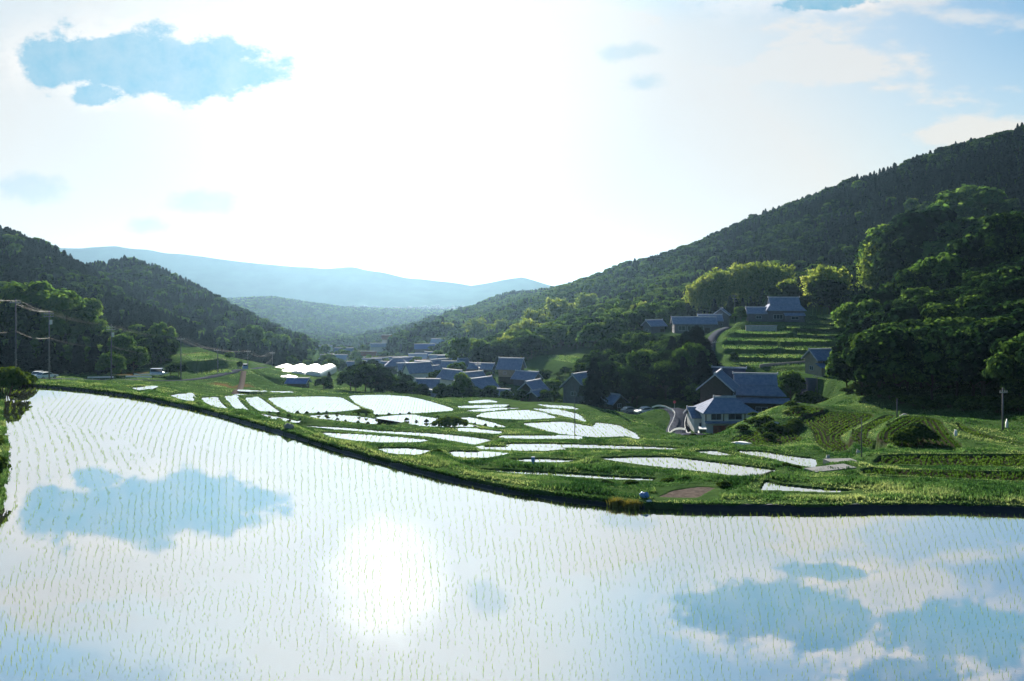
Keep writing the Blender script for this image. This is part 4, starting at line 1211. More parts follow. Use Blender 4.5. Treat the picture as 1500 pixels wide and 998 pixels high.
def house(name, px, D, w, d, h, rise, label, style='gable', rz=0.0, tile='tile', wall='plaster', storeys=1, wins=(), lean=None, base=None, cat='house', group=None, skirt=None, shutters=True, annex=None, dz=0.0):
    """ridge along local x; the wall facing the paddies is local -y"""
    if 580 < px < 800 and D < 300:
        w, d, h, rise = w * 0.84, d * 0.84, h * 0.84, rise * 0.92
        if lean: lean = (lean[0] * 0.84, lean[1] * 0.84, lean[2] * 0.84, lean[3])
        wins = [(a * .8, b * .84, c * .8, e_) for a, b, c, e_ in wins]
    x = xat(px, D); z = (base if base is not None else gz(x, D)) + dz
    e = empty(name, (x, D, z), R(rz)); tag(e, label, cat, group)
    mb = MB()
    if style == 'gable':
        prof = [(-d / 2, -0.9), (d / 2, -0.9), (d / 2, h), (0, h + rise - 0.03), (-d / 2, h)]
        mb.prism(prof, -w / 2, w / 2, axis='x')
    else:
        mb.box(-w / 2, w / 2, -d / 2, d / 2, -0.9, h)
    mb.build('wall', M[wall], e)
    if skirt:   # darker boarding on the lower wall, proud of the plaster
        s = MB(); hh = h * 0.42
        s.box(-w / 2 - 0.04, w / 2 + 0.04, -d / 2 - 0.04, -d / 2 - 0.003, -0.85, hh)
        s.box(-w / 2 - 0.04, -w / 2 - 0.003, -d / 2, d / 2, -0.85, hh); s.box(w / 2 + 0.003, w / 2 + 0.04, -d / 2, d / 2, -0.85, hh)
        s.build('wall_boarding', M[skirt], e)
    roof_on(e, w, d, h, rise, style, M[tile])
    if storeys == 2:   # pent roof between the floors
        mid = h * 0.50; p = MB()
        p.prism([(-d / 2 - 1.3, mid - 0.35), (-d / 2 - 0.005, mid + 0.25), (-d / 2 - 0.005, mid + 0.38), (-d / 2 - 1.3, mid - 0.2)], -w / 2 - 0.4, w / 2 + 0.4, axis='x')
        p.build('pent_roof', M[tile], e)
    for (wx, wz, ww, wh) in wins:
        window(e, wx, -d / 2, wz, ww, wh, '-y', bars=max(2, int(ww / 0.9)))
    # end walls
    if w > 4:
        window(e, -w / 2, 0.0, h * 0.55 if storeys == 2 else 1.0, min(1.6, d * 0.3), 1.0, '-x'); window(e, w / 2, 0.3, h * 0.55 if storeys == 2 else 1.0, min(1.6, d * 0.3), 1.0, '+x')
    dr = MB(); dx = w * 0.30
    dr.box(dx - 0.9, dx + 0.9, -d / 2 - 0.07, -d / 2 - 0.045, 0.05, 1.95); dr.box(dx - 0.03, dx + 0.03, -d / 2 - 0.085, -d / 2 - 0.071, 0.05, 1.95)
    dd_ = dr.build('door', M['wood'], e)
    hn = MB(); hn.box(dx + 0.12, dx + 0.17, -d / 2 - 0.11, -d / 2 - 0.072, 0.9, 1.1); hn.build('handle', M['galv'], dd_)
    if lean:    # lean-to along the front: (width, depth, height, x offset)
        lw, ld, lh, lx = lean
        m = MB(); m.box(lx - lw / 2, lx + lw / 2, -d / 2 - ld, -d / 2 - 0.05, -0.9, lh - 0.25); m.build('lean_to', M[skirt or wall], e)
        p = MB(); p.prism([(-d / 2 - ld - 0.5, lh - 0.35), (-d / 2 - 0.05, lh + 0.45), (-d / 2 - 0.05, lh + 0.6), (-d / 2 - ld - 0.5, lh - 0.2)], lx - lw / 2 - 0.3, lx + lw / 2 + 0.3, axis='x'); p.build('lean_to_roof', M[tile], e)
        window(e, lx, -d / 2 - ld, 0.8, min(2.4, lw * 0.5), 1.0, '-y')
    if annex:   # lower wing: (dx, dy, w, d, h, rise, style)
        ax_, ay_, aw, ad, ah, ar, ast = annex
        m = MB(); m.box(ax_ - aw / 2, ax_ + aw / 2, ay_ - ad / 2, ay_ + ad / 2, -0.9, ah)
        if ast == 'gable': m = MB(); m.prism([(ay_ - ad / 2, -0.9), (ay_ + ad / 2, -0.9), (ay_ + ad / 2, ah), (ay_, ah + ar - 0.03), (ay_ - ad / 2, ah)], ax_ - aw / 2, ax_ + aw / 2, axis='x')
        m.build('wing', M[wall], e)
        roof_on(e, aw, ad, ah, ar, ast, M[tile], 'wing_roof', (ax_, ay_), 0.5)
        window(e, ax_, ay_ - ad / 2, 0.9, min(1.8, aw * 0.4), 1.0, '-y')
    return e


VG = 'tiled houses of the village'
house('farmhouse', 1061, 152, 9.2, 6.5, 4.7, 2.0, 'white-walled two-storey farmhouse with a rust-red sheet along its ground floor', 'hip', 3, 'tile', 'plaster', 1,
      wins=[(-2.6, 2.9, 2.0, 1.3), (1.0, 2.9, 2.6, 1.3)], annex=(-4.4, 2.2, 3.0, 5, 3.0, 1.2, 'gable'))
house('farmhouse', 1052, 162, 8.0, 6.0, 5.6, 2.6, 'farmhouse showing its tiled gable end behind the white-walled house', 'gable', 68, 'tile', 'wood', 1, wins=[(0, 3.2, 1.6, 1)], dz=0.3)
house('farmhouse', 1106, 172, 10.5, 7.5, 4.6, 3.2, 'large tiled farmhouse with a wide grey roof at the yard lane', 'irimoya', -12, 'tile', 'greywall', 1,
      wins=[(-2, 1.0, 3, 1.5)], lean=(11, 2.2, 2.9, 0.8), skirt='wood')
house('shed', 1068, 184, 8, 5, 4.2, 2.2, 'dark old-roofed shed half hidden behind the large farmhouse', 'irimoya', -20, 'tiledark', 'wood', 1, cat='shed', dz=0.8)
house('house', 1206, 190, 6.4, 5.0, 3.9, 1.8, 'tall narrow house with a bright grey roof against the dark wood', 'gable', 14, 'tile', 'clay', 1, wins=[(-1.2, 2.6, 1.5, 1.2)], lean=(4.5, 2.0, 2.3, -1.4))
house('farmhouse', 1148, 268, 11.5, 7.5, 4.4, 3.4, 'big hip-roofed farmhouse above the green terraces', 'irimoya', -8, 'tile', 'greywall', 1, wins=[(-2.5, 0.9, 3, 1.5)], lean=(6, 2.0, 2.4, 2.5),
      annex=(-8.6, -0.5, 6.5, 5.0, 2.8, 1.7, 'gable'))
house('farmhouse', 1016, 286, 14.5, 6.0, 3.6, 1.9, 'long low farmhouse with a row of pale windows beside the hill lane', 'gable', -4, 'tile', 'greywall', 1,
      wins=[(-4.6, 1.0, 2.4, 1.6), (-1.4, 1.0, 2.4, 1.6), (1.8, 1.0, 2.4, 1.6)], annex=(6.5, 4.6, 7.5, 5.0, 4.4, 1.8, 'gable'))
house('house', 1057, 296, 7, 5, 5.2, 1.9, 'small gabled house behind the long low farmhouse', 'gable', 70, 'tile', 'greywall', 1)
house('farmhouse', 853, 205, 8.0, 6.4, 5.4, 2.8, 'two-storey village house with a stepped roof at the terrace edge', 'gable', 52, 'tile', 'greywall', 2, wins=[(-1.5, 3.4, 1.8, 1.1)], lean=(6.5, 2.2, 2.6, -1))
house('shed', 889, 197, 8.2, 4.6, 2.4, 1.5, 'long low tiled shed stepping down beside the parked cars', 'gable', 130, 'tile', 'wood', 1, cat='shed')
house('storehouse', 749, 242, 7.8, 6.0, 5.8, 2.6, 'tall plastered storehouse with a steep grey roof above the village', 'gable', -18, 'tile', 'clay', 1, wins=[(-1.5, 3.3, 1.2, 0.9)], skirt='wood', cat='storehouse')
house('house', 772, 236, 8.0, 5.0, 2.8, 1.7, 'low house with a pale skylit roof at the foot of the storehouse', 'gable', -34, 'tile', 'greywall', 1)
house('house', 781, 216, 7.2, 5.6, 3.6, 2.2, 'small dark-gabled house just behind the terrace levee', 'gable', 55, 'tile', 'wood', 1, annex=(-3.6, -3.2, 3.2, 3.0, 2.2, 0.9, 'gable'))
house('farmhouse', 705, 226, 9.0, 6.6, 4.2, 2.8, 'village farmhouse with a double gable in the middle of the roofs', 'gable', 50, 'tile', 'plaster', 1, lean=(8, 2.4, 2.5, 0), annex=(-5.4, 2.5, 5, 5, 3.6, 2, 'gable'))
house('house', 729, 222, 7.5, 5, 2.6, 1.4, 'low roofed outbuilding right of the double-gabled farmhouse', 'gable', -26, 'tile', 'greywall', 1)
house('farmhouse', 627, 236, 9.6, 7.0, 3.8, 3.0, 'wide hip-and-gable farmhouse at the left end of the village', 'irimoya', -6, 'tile', 'clay', 1, lean=(9, 2, 2.4, 0))
house('shed', 634, 222, 5.6, 3.6, 2.6, 1.3, 'small slanted-roof shed in front of the wide farmhouse', 'gable', -52, 'tile', 'wood', 1, cat='shed')
house('farmhouse', 612, 292, 10.5, 7, 4.8, 2.9, 'farmhouse with a broad dull roof behind the wide farmhouse', 'gable', 32, 'tile', 'plaster', 1, annex=(6, 0.5, 4.5, 5, 3.4, 1.8, 'gable'))
house('house', 582, 345, 9.5, 7, 4.4, 2.6, 'house with a dark pyramid-like roof behind the dark trees', 'hip', 8, 'tile', 'greywall', 1)
house('house', 662, 262, 8.8, 6.0, 4.6, 2.4, 'house with a long roof ridge left of the round green tree', 'gable', -40, 'tile', 'plaster', 1)
house('house', 693, 256, 8.0, 6.0, 4.6, 2.3, 'house with a sloping roof right of the round green tree', 'gable', 42, 'tile', 'clay', 1)
house('house', 706, 292, 10, 5, 3.4, 1.5, 'pale low-roofed house beneath the big rounded trees', 'gable', -18, 'tile', 'greywall', 1)
house('house', 626, 345, 9.5, 5.5, 3.2, 1.6, 'blue-roofed long house in front of the pink house', 'gable', 0, 'tileblue', 'greywall', 1)
house('house', 612, 412, 8.2, 7.0, 5.6, 1.8, 'small pinkish-white two-storey house far in the valley', 'gable', 6, 'ridge', 'pink', 1, wins=[(-1.5, 3.2, 1.5, 1.2), (1.5, 3.2, 1.5, 1.2)])
house('house', 641, 402, 8, 6, 3.6, 1.8, 'little house with a pale roof right of the pink house', 'gable', 20, 'ridge', 'plaster', 1)
house('shed', 437, 246, 5.6, 3.8, 2.3, 0.9, 'small shed with a bright blue roof beside the greenhouse', 'gable', -6, 'tileblue', 'wood', 1, cat='shed')
house('house', 757, 415, 8.4, 6.5, 5.0, 1.8, 'pinkish house in a clearing above the village', 'gable', -25, 'tile', 'pink', 1, wins=[(-1.5, 2.8, 1.5, 1.2)])
house('house', 752, 372, 8.0, 6.0, 4.0, 1.9, 'blue-grey house below the pinkish house on the slope', 'gable', 10, 'tile', 'greywall', 1)
house('house', 738, 450, 9.0, 6.0, 4.2, 2.0, 'brown-roofed house on the slope left of the pinkish house', 'gable', -10, 'rust', 'plaster', 1)
house('house', 958, 292, 6.5, 4.5, 3.4, 1.6, 'tiny tiled house among trees left of the long low farmhouse', 'gable', 30, 'tile', 'greywall', 1)
house('house', 622, 560, 13, 8, 6.5, 2.6, 'hazy blue-roofed house at the foot of the knoll', 'gable', 5, 'tileblue', 'greywall', 2)
house('house', 646, 575, 13, 8, 5, 2.4, 'hazy grey-roofed house right of the knoll', 'gable', -12, 'ridge', 'plaster', 1)
house('house', 489, 480, 15, 8, 4, 2, 'distant low house with a pale roof left of the dark trees', 'gable', 0, 'ridge', 'plaster', 1)
house('house', 536, 540, 14, 8, 4, 2.2, 'distant house with an orange-brown roof in the middle of the valley', 'gable', 0, 'rust', 'plaster', 1)
house('house', 560, 470, 11, 7, 4, 2.2, 'distant grey-roofed house left of the pyramid-roofed house', 'gable', 14, 'tile', 'plaster', 1)
house('house', 589, 470, 12, 7, 4, 2.0, 'distant house with a flat pale roof above the dark trees', 'gable', 0, 'ridge', 'pink', 1)
house('house', 458, 372, 16, 6, 3.4, 1.5, 'long grey-roofed barn behind the greenhouse', 'gable', 2, 'tile', 'greywall', 1)
house('house', 470, 640, 17, 8, 4, 2.4, 'farthest pale house beneath the hazy hill', 'gable', 0, 'ridge', 'plaster', 1)
house('house', 574, 620, 15, 8, 5, 2.4, 'distant red-roofed house left of the knoll', 'gable', 10, 'rust', 'plaster', 1)

for px, D, w, d, h, rz, wl, tl in ((598, 318, 8, 5, 3.2, 20, 'plaster', 'tile'), (620, 322, 7, 5, 3.4, -30, 'clay', 'tile'), (644, 330, 8, 5.5, 3.6, 40, 'greywall', 'tile'), (664, 312, 8, 5, 3.2, -12, 'plaster', 'tile'),
                              (684, 318, 7, 5, 3.6, 35, 'greywall', 'tile'), (572, 380, 9, 6, 3.6, -20, 'plaster', 'tile'), (598, 390, 8, 6, 3.8, 30, 'clay', 'tile'), (634, 440, 9, 6, 4, -25, 'plaster', 'tile'),
                              (655, 380, 8, 5.5, 3.6, 15, 'plaster', 'tile'), (584, 430, 9, 6, 4, 10, 'greywall', 'tile'), (545, 430, 10, 6, 3.8, -15, 'plaster', 'tile'), (522, 400, 9, 6, 3.6, 25, 'greywall', 'tile'), (504, 560, 12, 7, 4, 0, 'plaster', 'tile'), (555, 600, 12, 7, 4, 20, 'plaster', 'tile')):
    house('house', px, D, w, d, h, 1.9, 'small hazy tiled house of the farther hamlet among valley trees', 'gable', rz, tl, wl, 1, group='hazy houses of the farther hamlet')

# extras on the white-walled farmhouse
fh = [o for o in COL.objects if o.get('label', '').startswith('white-walled two-storey')][0]
mb = MB(); mb.box(-3.2, 4.2, -3.34, -3.29, 0.2, 1.9); mb.build('rusty_sheet', M['rust'], fh)
mb = MB(); mb.prism([(-4.2, 2.35), (-3.26, 2.62), (-3.26, 2.7), (-4.2, 2.45)], -4.8, 4.9, axis='x'); mb.build('pent_roof', M['tile'], fh)
mb = MB()
for a in (-4.55, -1.2, 2.85, 4.5): mb.box(a - 0.09, a + 0.09, -3.33, -3.255, 2.7, 4.6)
mb.build('timber_post', M['wood'], fh)
mb = MB(); mb.box(-1.0, 3.6, -5.1, -4.3, -0.4, 0.35); o = mb.build('white_trough', M['whitepaint']); o.matrix_world = fh.matrix_basis.copy()
tag(o, 'long white trough on the ground before the white-walled farmhouse', 'trough')

# wall below the big upper farmhouse
x = xat(1115, 252); wz = gz(x, 252)
mb = MB(); mb.box(-4.9, 4.9, -0.2, 0.2, -1.5, 1.5)
o = mb.build('garden_wall', M['stone']); o.location = (x, 252, wz + 0.3); tag(o, 'long pale wall below the big upper farmhouse', 'wall')
mb = MB(); mb.box(-5.03, 5.03, -0.28, 0.28, 1.503, 1.68); mb.build('coping', M['tile'], o)
pl = smooth_line([(1113, 198), (1140, 202), (1175, 207), (1196, 212)]); zl = zt(pl[:, 0], pl[:, 1])
mb = MB()
for i in range(len(pl) - 1):
    a, b = Vector((pl[i][0], pl[i][1], zl[i])), Vector((pl[i + 1][0], pl[i + 1][1], zl[i + 1])); n_ = Vector((0, 0.18, 0))
    mb.add([a - n_ - Vector((0, 0, .5)), b - n_ - Vector((0, 0, .5)), b + n_ - Vector((0, 0, .5)), a + n_ - Vector((0, 0, .5)), a - n_ + Vector((0, 0, .7)), b - n_ + Vector((0, 0, .7)), b + n_ + Vector((0, 0, .7)), a + n_ + Vector((0, 0, .7))],
           [(3, 2, 1, 0), (4, 5, 6, 7), (0, 1, 5, 4), (2, 3, 7, 6)] + ([(3, 0, 4, 7)] if i == 0 else []) + ([(1, 2, 6, 5)] if i == len(pl) - 2 else []))
o = mb.build('retaining_wall', M['concrete']); tag(o, 'thin grey retaining wall slanting below the green terraces', 'wall')

# greenhouse
def greenhouse():
    D = 300; x0, x1 = xat(394, D), xat(482, D); zb = min(gz(x0, D), gz(x1, D)) - 0.1
    e = empty('greenhouse', ((x0 + x1) / 2, D, zb)); W = x1 - x0
    nb = 4; bw = W / nb; dep = 26
    fl = MB(); n = 7
    for k in range(nb):
        xc = -W / 2 + bw * (k + 0.5)
        prof = [(xc - bw / 2 + 0.02, 0), (xc + bw / 2 - 0.02, 0)] + [(xc + (bw / 2 - 0.02) * math.cos(t), 1.9 + 1.3 * math.sin(t)) for t in np.linspace(0, math.pi, n)]
        fl.prism(prof, -dep / 2, dep / 2)
    fl.build('film_roof', M['plastic'], e, smooth=False)
    for k in range(nb + 1):
        xc = -W / 2 + bw * k; m = MB(); m.tube([(xc, -dep / 2 - 0.06, 0), (xc, -dep / 2 - 0.06, 1.95)], 0.05); m.build('hoop_post', M['galv'], e)
    m = MB(); m.box(-W / 2 + bw * .5 - 0.8, -W / 2 + bw * .5 + 0.8, -dep / 2 - 0.09, -dep / 2 - 0.03, 0, 2.0); m.build('door', M['galv'], e)
    tag(e, 'wide white film greenhouse with arched bays on the valley floor', 'greenhouse')
greenhouse()
xg = xat(418, 262)
mb = MB(); mb.prism([(-3.5, 0), (3.5, 0), (2.0, 0.35), (0.6, 0.6), (-1.6, 0.4)], -3, 3); o = mb.build('plastic_sheeting', M['plastic']); o.location = (xg, 262, gz(xg, 262)); o.rotation_euler.z = 0.2
tag(o, 'crumpled white plastic sheeting on the ground before the greenhouse', 'sheeting')

# ------------------------------------------------------------------ poles and wires
def pole(name, px, D, H, label, arms=(0.6,), rad=0.15, trafo=False, mat='pole', aw=1.0, step=False, rz=0.0, ztop=None):
    x = xat(px, D); z = gz(x, D)
    if ztop is not None: H = lvl(ztop, D) - z
    e = empty(name, (x, D, z - 0.1), rz)
    m = MB(); m.tube([(0, 0, -0.4), (0, 0, H * 0.5), (0, 0, H)], [rad, rad * 0.85, rad * 0.65], 8); m.build('shaft', M[mat], e, True)
    for a in arms:
        m = MB(); m.box(-aw, aw, -rad - 0.09, -rad + 0.03, H - a - 0.06, H - a + 0.06); c = m.build('crossarm', M['galv'], e)
        for q in (-0.92, -0.35, 0.35, 0.92):
            s = MB(); s.tube([(q * aw, -rad - 0.03, H - a + 0.06), (q * aw, -rad - 0.03, H - a + 0.14), (q * aw, -rad - 0.03, H - a + 0.27)], [0.035, 0.07, 0.03], 6); s.build('insulator', M['stone'], c)
    if trafo:
        m = MB(); m.tube([(0.42, -0.1, H - 2.9), (0.42, -0.1, H - 2.0)], 0.26, 10); t = m.build('transformer', M['silver'], e)
        m = MB(); m.box(0.0, 0.42, -0.14, -0.06, H - 2.96, H - 2.9); m.build('bracket', M['galv'], t)
    if step:
        m = MB()
        for k in range(8): m.box(-0.3 if k % 2 else 0.1, -0.1 if k % 2 else 0.3, -0.02, 0.02, 2 + k * 0.45, 2.04 + k * 0.45)
        m.build('climbing_steps', M['galv'], e)
    tag(e, label, 'utility pole')
    return Vector((x, D, z)), H

LP = []
for px, D, top, lab, tr in ((-48, 135, 425, 'utility pole at the left frame edge', False),
                            (23, 150, 437, 'utility pole with a tall bracket beside the left broadleaf tree', False),
                            (72, 165, 454, 'utility pole with a transformer behind the white parked cars', True),
                            (163, 180, 474, 'utility pole left of the red cut bank', True), (265, 200, 492, 'utility pole before the red soil slope', False),
                            (319, 222, 509, 'slim utility pole right of the small green terraces', False), (363, 243, 511, 'utility pole by the small blue truck', False),
                            (399, 300, 514, 'far utility pole left of the greenhouse', False)):
    p, H = pole('utility_pole', px, D, 9, lab, (0.75, 1.3) if tr else (0.75,), trafo=tr, ztop=top, step=True); LP.append((p, H))
def sagged(a, b, sag, rad, label, grp):
    n = 14; pts = []
    for k in range(n + 1):
        t = k / n; p = a.lerp(b, t); p.z -= sag * 4 * t * (1 - t); pts.append(p)
    m = MB(); m.tube(pts, rad, 4); o = m.build('power_line', M['wire'] if grp else M['liner']); tag(o, label, 'power line', grp)
for i in range(len(LP) - 1):
    (a, Ha), (b, Hb) = LP[i], LP[i + 1]; s = (a - b).length
    for q in (-0.92, -0.35, 0.92):
        sagged(a + Vector((q, -0.2, Ha - 0.45)), b + Vector((q, -0.2, Hb - 0.45)), s * 0.030, 0.005 + 0.000022 * a.y, 'thin upper wire strung between the poles of the left road', 'upper wires of the left road')
    sagged(a + Vector((0.15, -0.2, Ha * 0.60)), b + Vector((0.15, -0.2, Hb * 0.60)), s * 0.045, 0.008 + 0.000035 * a.y, 'thick low cable sagging between the poles of the left road', 'low cables of the left road')
pole('utility_pole', 842, 128, 7, 'thin lone pole standing in the flooded terraces', (), 0.07, ztop=566)
pole('utility_pole', 1001, 147, 7, 'dark pole beside the bend of the road', (), 0.10, ztop=607)
pole('utility_pole', 1048, 228, 9, 'pole beside the hill lane below the green terraces', (0.6,), 0.13, ztop=498)
pole('utility_pole', 1197, 176, 8, 'dark pole before the tall narrow house', (0.5,), 0.13, ztop=548)
pole('utility_pole', 1262, 74, 5, 'slender dark pole beside the culvert on the right terraces', (), 0.06, ztop=612)
pole('utility_pole', 1469, 96, 7, 'pole with a small crossarm on the right terraces', (0.55,), 0.12, ztop=567, aw=0.45)
pole('post', 1314, 116, 3, 'short blue-grey post on the curved terrace bank', (), 0.11, ztop=583)
pole('utility_pole', 700, 268, 9, 'village pole rising among the roofs', (0.6, 1.2), 0.14, trafo=True, ztop=529)
pole('utility_pole', 486, 330, 9, 'far pole standing before the hazy hill', (0.6,), 0.15, ztop=516)
pole('utility_pole', 1076, 310, 12, 'pole with three crossarms in the wood above the long farmhouse', (0.4, 1.4, 2.4), 0.14, ztop=432)

# ------------------------------------------------------------------ guard rails
def rail(pts, label, h=0.75, off=0.0):
    P = smooth_line(pts, 5); z = zt(P[:, 0], P[:, 1]) + off; a = np.array([Vector((x, y, q)) for (x, y), q in zip(P, z)])
    e = empty('guard_rail', tuple(a[0])); o0 = Vector(a[0]); pts_ = [Vector(q) - o0 for q in a]
    m = MB()
    for i in range(len(pts_) - 1):
        A, B = pts_[i], pts_[i + 1]; t = (B - A).normalized(); n_ = Vector((-t.y, t.x, 0)) * 0.04; u_ = Vector((0, 0, 1))
        m.add([A - n_ + u_ * (h - .32), B - n_ + u_ * (h - .32), B + n_ + u_ * (h - .32), A + n_ + u_ * (h - .32), A - n_ + u_ * h, B - n_ + u_ * h, B + n_ + u_ * h, A + n_ + u_ * h],
              [(3, 2, 1, 0), (4, 5, 6, 7), (0, 1, 5, 4), (2, 3, 7, 6)])
    m.build('rail', M['whitepaint'], e, fix=False)
    for i in range(0, len(pts_), 2):
        m = MB(); q = pts_[i]; m.tube([q + Vector((0, 0.09, -0.3)), q + Vector((0, 0.09, h))], 0.05, 6); m.build('post', M['galv'], e)
    tag(e, label, 'guard rail')

rail([(1004, 124), (988, 133), (980, 142), (980, 151), (986, 158), (988, 163), (976, 168), (955, 174)], 'long white guard rail bending along the outside of the road', 0.9, 0.05)
rail([(1012, 137), (1006, 146), (1003, 156), (1008, 163), (1013, 170)], 'short white guard rail on the inside of the bend', 0.9, 0.05)
rail([(128, 176), (150, 180), (166, 183)], 'low guard rail right of the white parked cars')
rail([(184, 188), (205, 191), (222, 194)], 'double guard rail below the red cut bank')
rail([(196, 197), (225, 201), (246, 206)], 'long guard rail beside the pale van', 0.8, 0.2)

# ------------------------------------------------------------------ cars
def car(px, D, rz, paint, label, kind='sedan', dz=0.0, cat='car'):
    x = xat(px, D); e = empty({'truck': 'small_truck', 'van': 'van'}.get(kind, 'parked_car'), (x, D, gz(x, D) + dz), R(rz)); tag(e, label, cat)
    Lh, W, H = {'sedan': (2.15, .84, 1.45), 'van': (1.7, .74, 1.85), 'truck': (1.7, .74, 1.75)}[kind]
    b = MB()
    if kind == 'sedan':
        prof = [(-Lh, .35), (Lh, .32), (Lh + .02, .62), (Lh * .92, .78), (Lh * .50, .90), (-Lh * .78, .95), (-Lh, .88)]
        cab = [(Lh * .50, .90), (Lh * .12, H), (-Lh * .52, H), (-Lh * .84, .94)]
    elif kind == 'van':
        prof = [(-Lh, .35), (Lh, .35), (Lh + .02, .80), (Lh * .86, .98), (-Lh, 1.0)]
        cab = [(Lh * .86, .98), (Lh * .58, H), (-Lh + .05, H), (-Lh, .98)]
    else:
        prof = [(-Lh, .42), (Lh, .35), (Lh, .85), (Lh * .94, .98), (Lh * .28, .98), (Lh * .28, .80), (-Lh, .80)]
        cab = [(Lh * .94, .98), (Lh * .74, H), (Lh * .34, H), (Lh * .29, .97)]
    b.prism(prof, -W, W); b.prism([(a, c) for a, c in cab], -W * .88, W * .88)
    body = b.build('body', M[paint], e)
    g = MB(); (a0, b0), (a1, b1), (a2, b2), (a3, b3) = cab
    q = lambda t, p, r_: (p[0] + (r_[0] - p[0]) * t, p[1] + (r_[1] - p[1]) * t)
    for s in (-1, 1):
        y0, y1 = sorted((s * W * .875, s * W * .892))
        g.prism([(a0 - .12, b0 + .05), (a1 - .03, b1 - .10), (a2 + .06, b2 - .10), (a3 + .12, b3 + .05)], y0, y1)
    g.build('side_window', M['glass'], e)
    for nm, p, r_ in (('windscreen', cab[0], cab[1]), ('rear_window', cab[3], cab[2])):
        A, B = q(.12, p, r_), q(.88, p, r_); sg = 0.012 if nm == 'windscreen' else -0.012
        m = MB(); m.add([(A[0] + sg, -W * .8, A[1] + .01), (A[0] + sg, W * .8, A[1] + .01), (B[0] + sg, W * .76, B[1] + .01), (B[0] + sg, -W * .76, B[1] + .01)], [(0, 1, 2, 3)]); m.build(nm, M['glass'], e)
    for sx in (-.62, .62):
        for s in (-1, 1):
            t = MB(); c = Vector((sx * Lh, s * (W - .08), .31)); n = 14
            ring = lambda rr, yy: [(c.x + rr * math.cos(2 * math.pi * k / n), c.y + yy, c.z + rr * math.sin(2 * math.pi * k / n)) for k in range(n)]
            v = ring(.31, -.09) + ring(.31, .09); f = [(k, (k + 1) % n, n + (k + 1) % n, n + k) for k in range(n)] + [tuple(range(n)), tuple(range(2 * n - 1, n - 1, -1))]
            t.add(v, f); wl = t.build('wheel', M['tyre'], e)
            rm = MB(); yy = s * .094; v = ring(.19, yy) + ring(.19, yy + s * .015); rm.add(v, f); rm.build('rim', M['rim'], wl)
    for s in (-1, 1):
        m = MB(); m.box(Lh + .0, Lh + .035, s * W * .72 - .14, s * W * .72 + .14, .60, .74); m.build('headlight', M['lamp'], e)
        m = MB(); m.box(-Lh - .03, -Lh + .0, s * W * .78 - .1, s * W * .78 + .1, .66, .84); m.build('tail_light', M['taillamp'], e)
    if kind == 'truck':
        m = MB()
        for y in (-W, W - .03): m.box(-Lh, Lh * .26, y, y + .03, .80, 1.08)
        m.box(-Lh, -Lh + .03, -W, W, .80, 1.08); m.build('cargo_bed', M[paint], e)
    return e

car(57, 172, 97, 'whitepaint', 'white car half hidden by the bush at the left', dz=0.1)
car(68, 170, 66, 'whitepaint', 'white parked car seen at an angle below the transformer pole', dz=0.1)
car(231, 205, 5, 'bluepaint', 'pale blue-white van driving behind the guard rail', 'van', dz=0.2, cat='van')
car(359, 244, -70, 'bluepaint', 'small pale blue truck on the road by the pole', 'truck', cat='truck')
car(923, 183, 25, 'silver', 'brownish-grey parked car left of the white-topped car', dz=0.15)
car(943, 178, 205, 'whitepaint', 'white parked car facing the bend of the road', dz=0.15)
car(1029, 146.5, 80, 'whitepaint', 'small white van parked at the corner of the white-walled farmhouse', 'van', cat='van')

# ------------------------------------------------------------------ small things on the banks
def shore(px):
    """point of the far edge of the big paddy below picture column px"""
    P = np.array(BIG[:21], float); py = np.interp(px, P[:, 0], P[:, 1]); D = CAMH * F / (py - HY)
    return xat(px, D), D

# black plastic edging on the inner face of the levee
for nm, pts, lab in (('levee_sheet', [p for p in BIG[0:14]], 'black plastic sheet lining the levee left of the straw bundles'),
                     ('levee_sheet', [p for p in BIG[14:21]], 'black earth-stained sheet lining the levee at the right')):
    P = chaikin_open = np.array([(xat(a, CAMH * F / (b - HY)), CAMH * F / (b - HY)) for a, b in pts])
    tt = np.linspace(0, len(P) - 1, 160); P = np.stack([np.interp(tt, np.arange(len(P)), P[:, k]) for k in (0, 1)], -1)
    e = np.gradient(P, axis=0); n_ = np.stack([e[:, 1], -e[:, 0]], -1); n_ /= np.linalg.norm(n_, axis=1, keepdims=True)   # toward the water
    top = (0.13 if pts[0][0] < 900 else 0.2) + 0.16 * vnoise(P[:, 0], P[:, 1], 2.5, 55) + 0.1 * vnoise(P[:, 0], P[:, 1], 0.8, 56) + (0.10 if pts[0][0] > 900 else 0.0)
    I = P + n_ * 0.16; O = P - n_ * 0.10
    V = np.concatenate([np.c_[I, np.full(160, -0.12)], np.c_[P + n_ * 0.06, top], np.c_[O, top + 0.03], np.c_[O, np.full(160, -0.12)]]); i = np.arange(159)
    Qs = np.concatenate([np.stack([i + k * 160, i + 1 + k * 160, i + 1 + (k + 1) * 160, i + (k + 1) * 160], -1) for k in range(3)])
    tag(link_mesh(nm, np_mesh(nm, V, Qs), M['liner'], smooth=True), lab, 'plastic sheet')

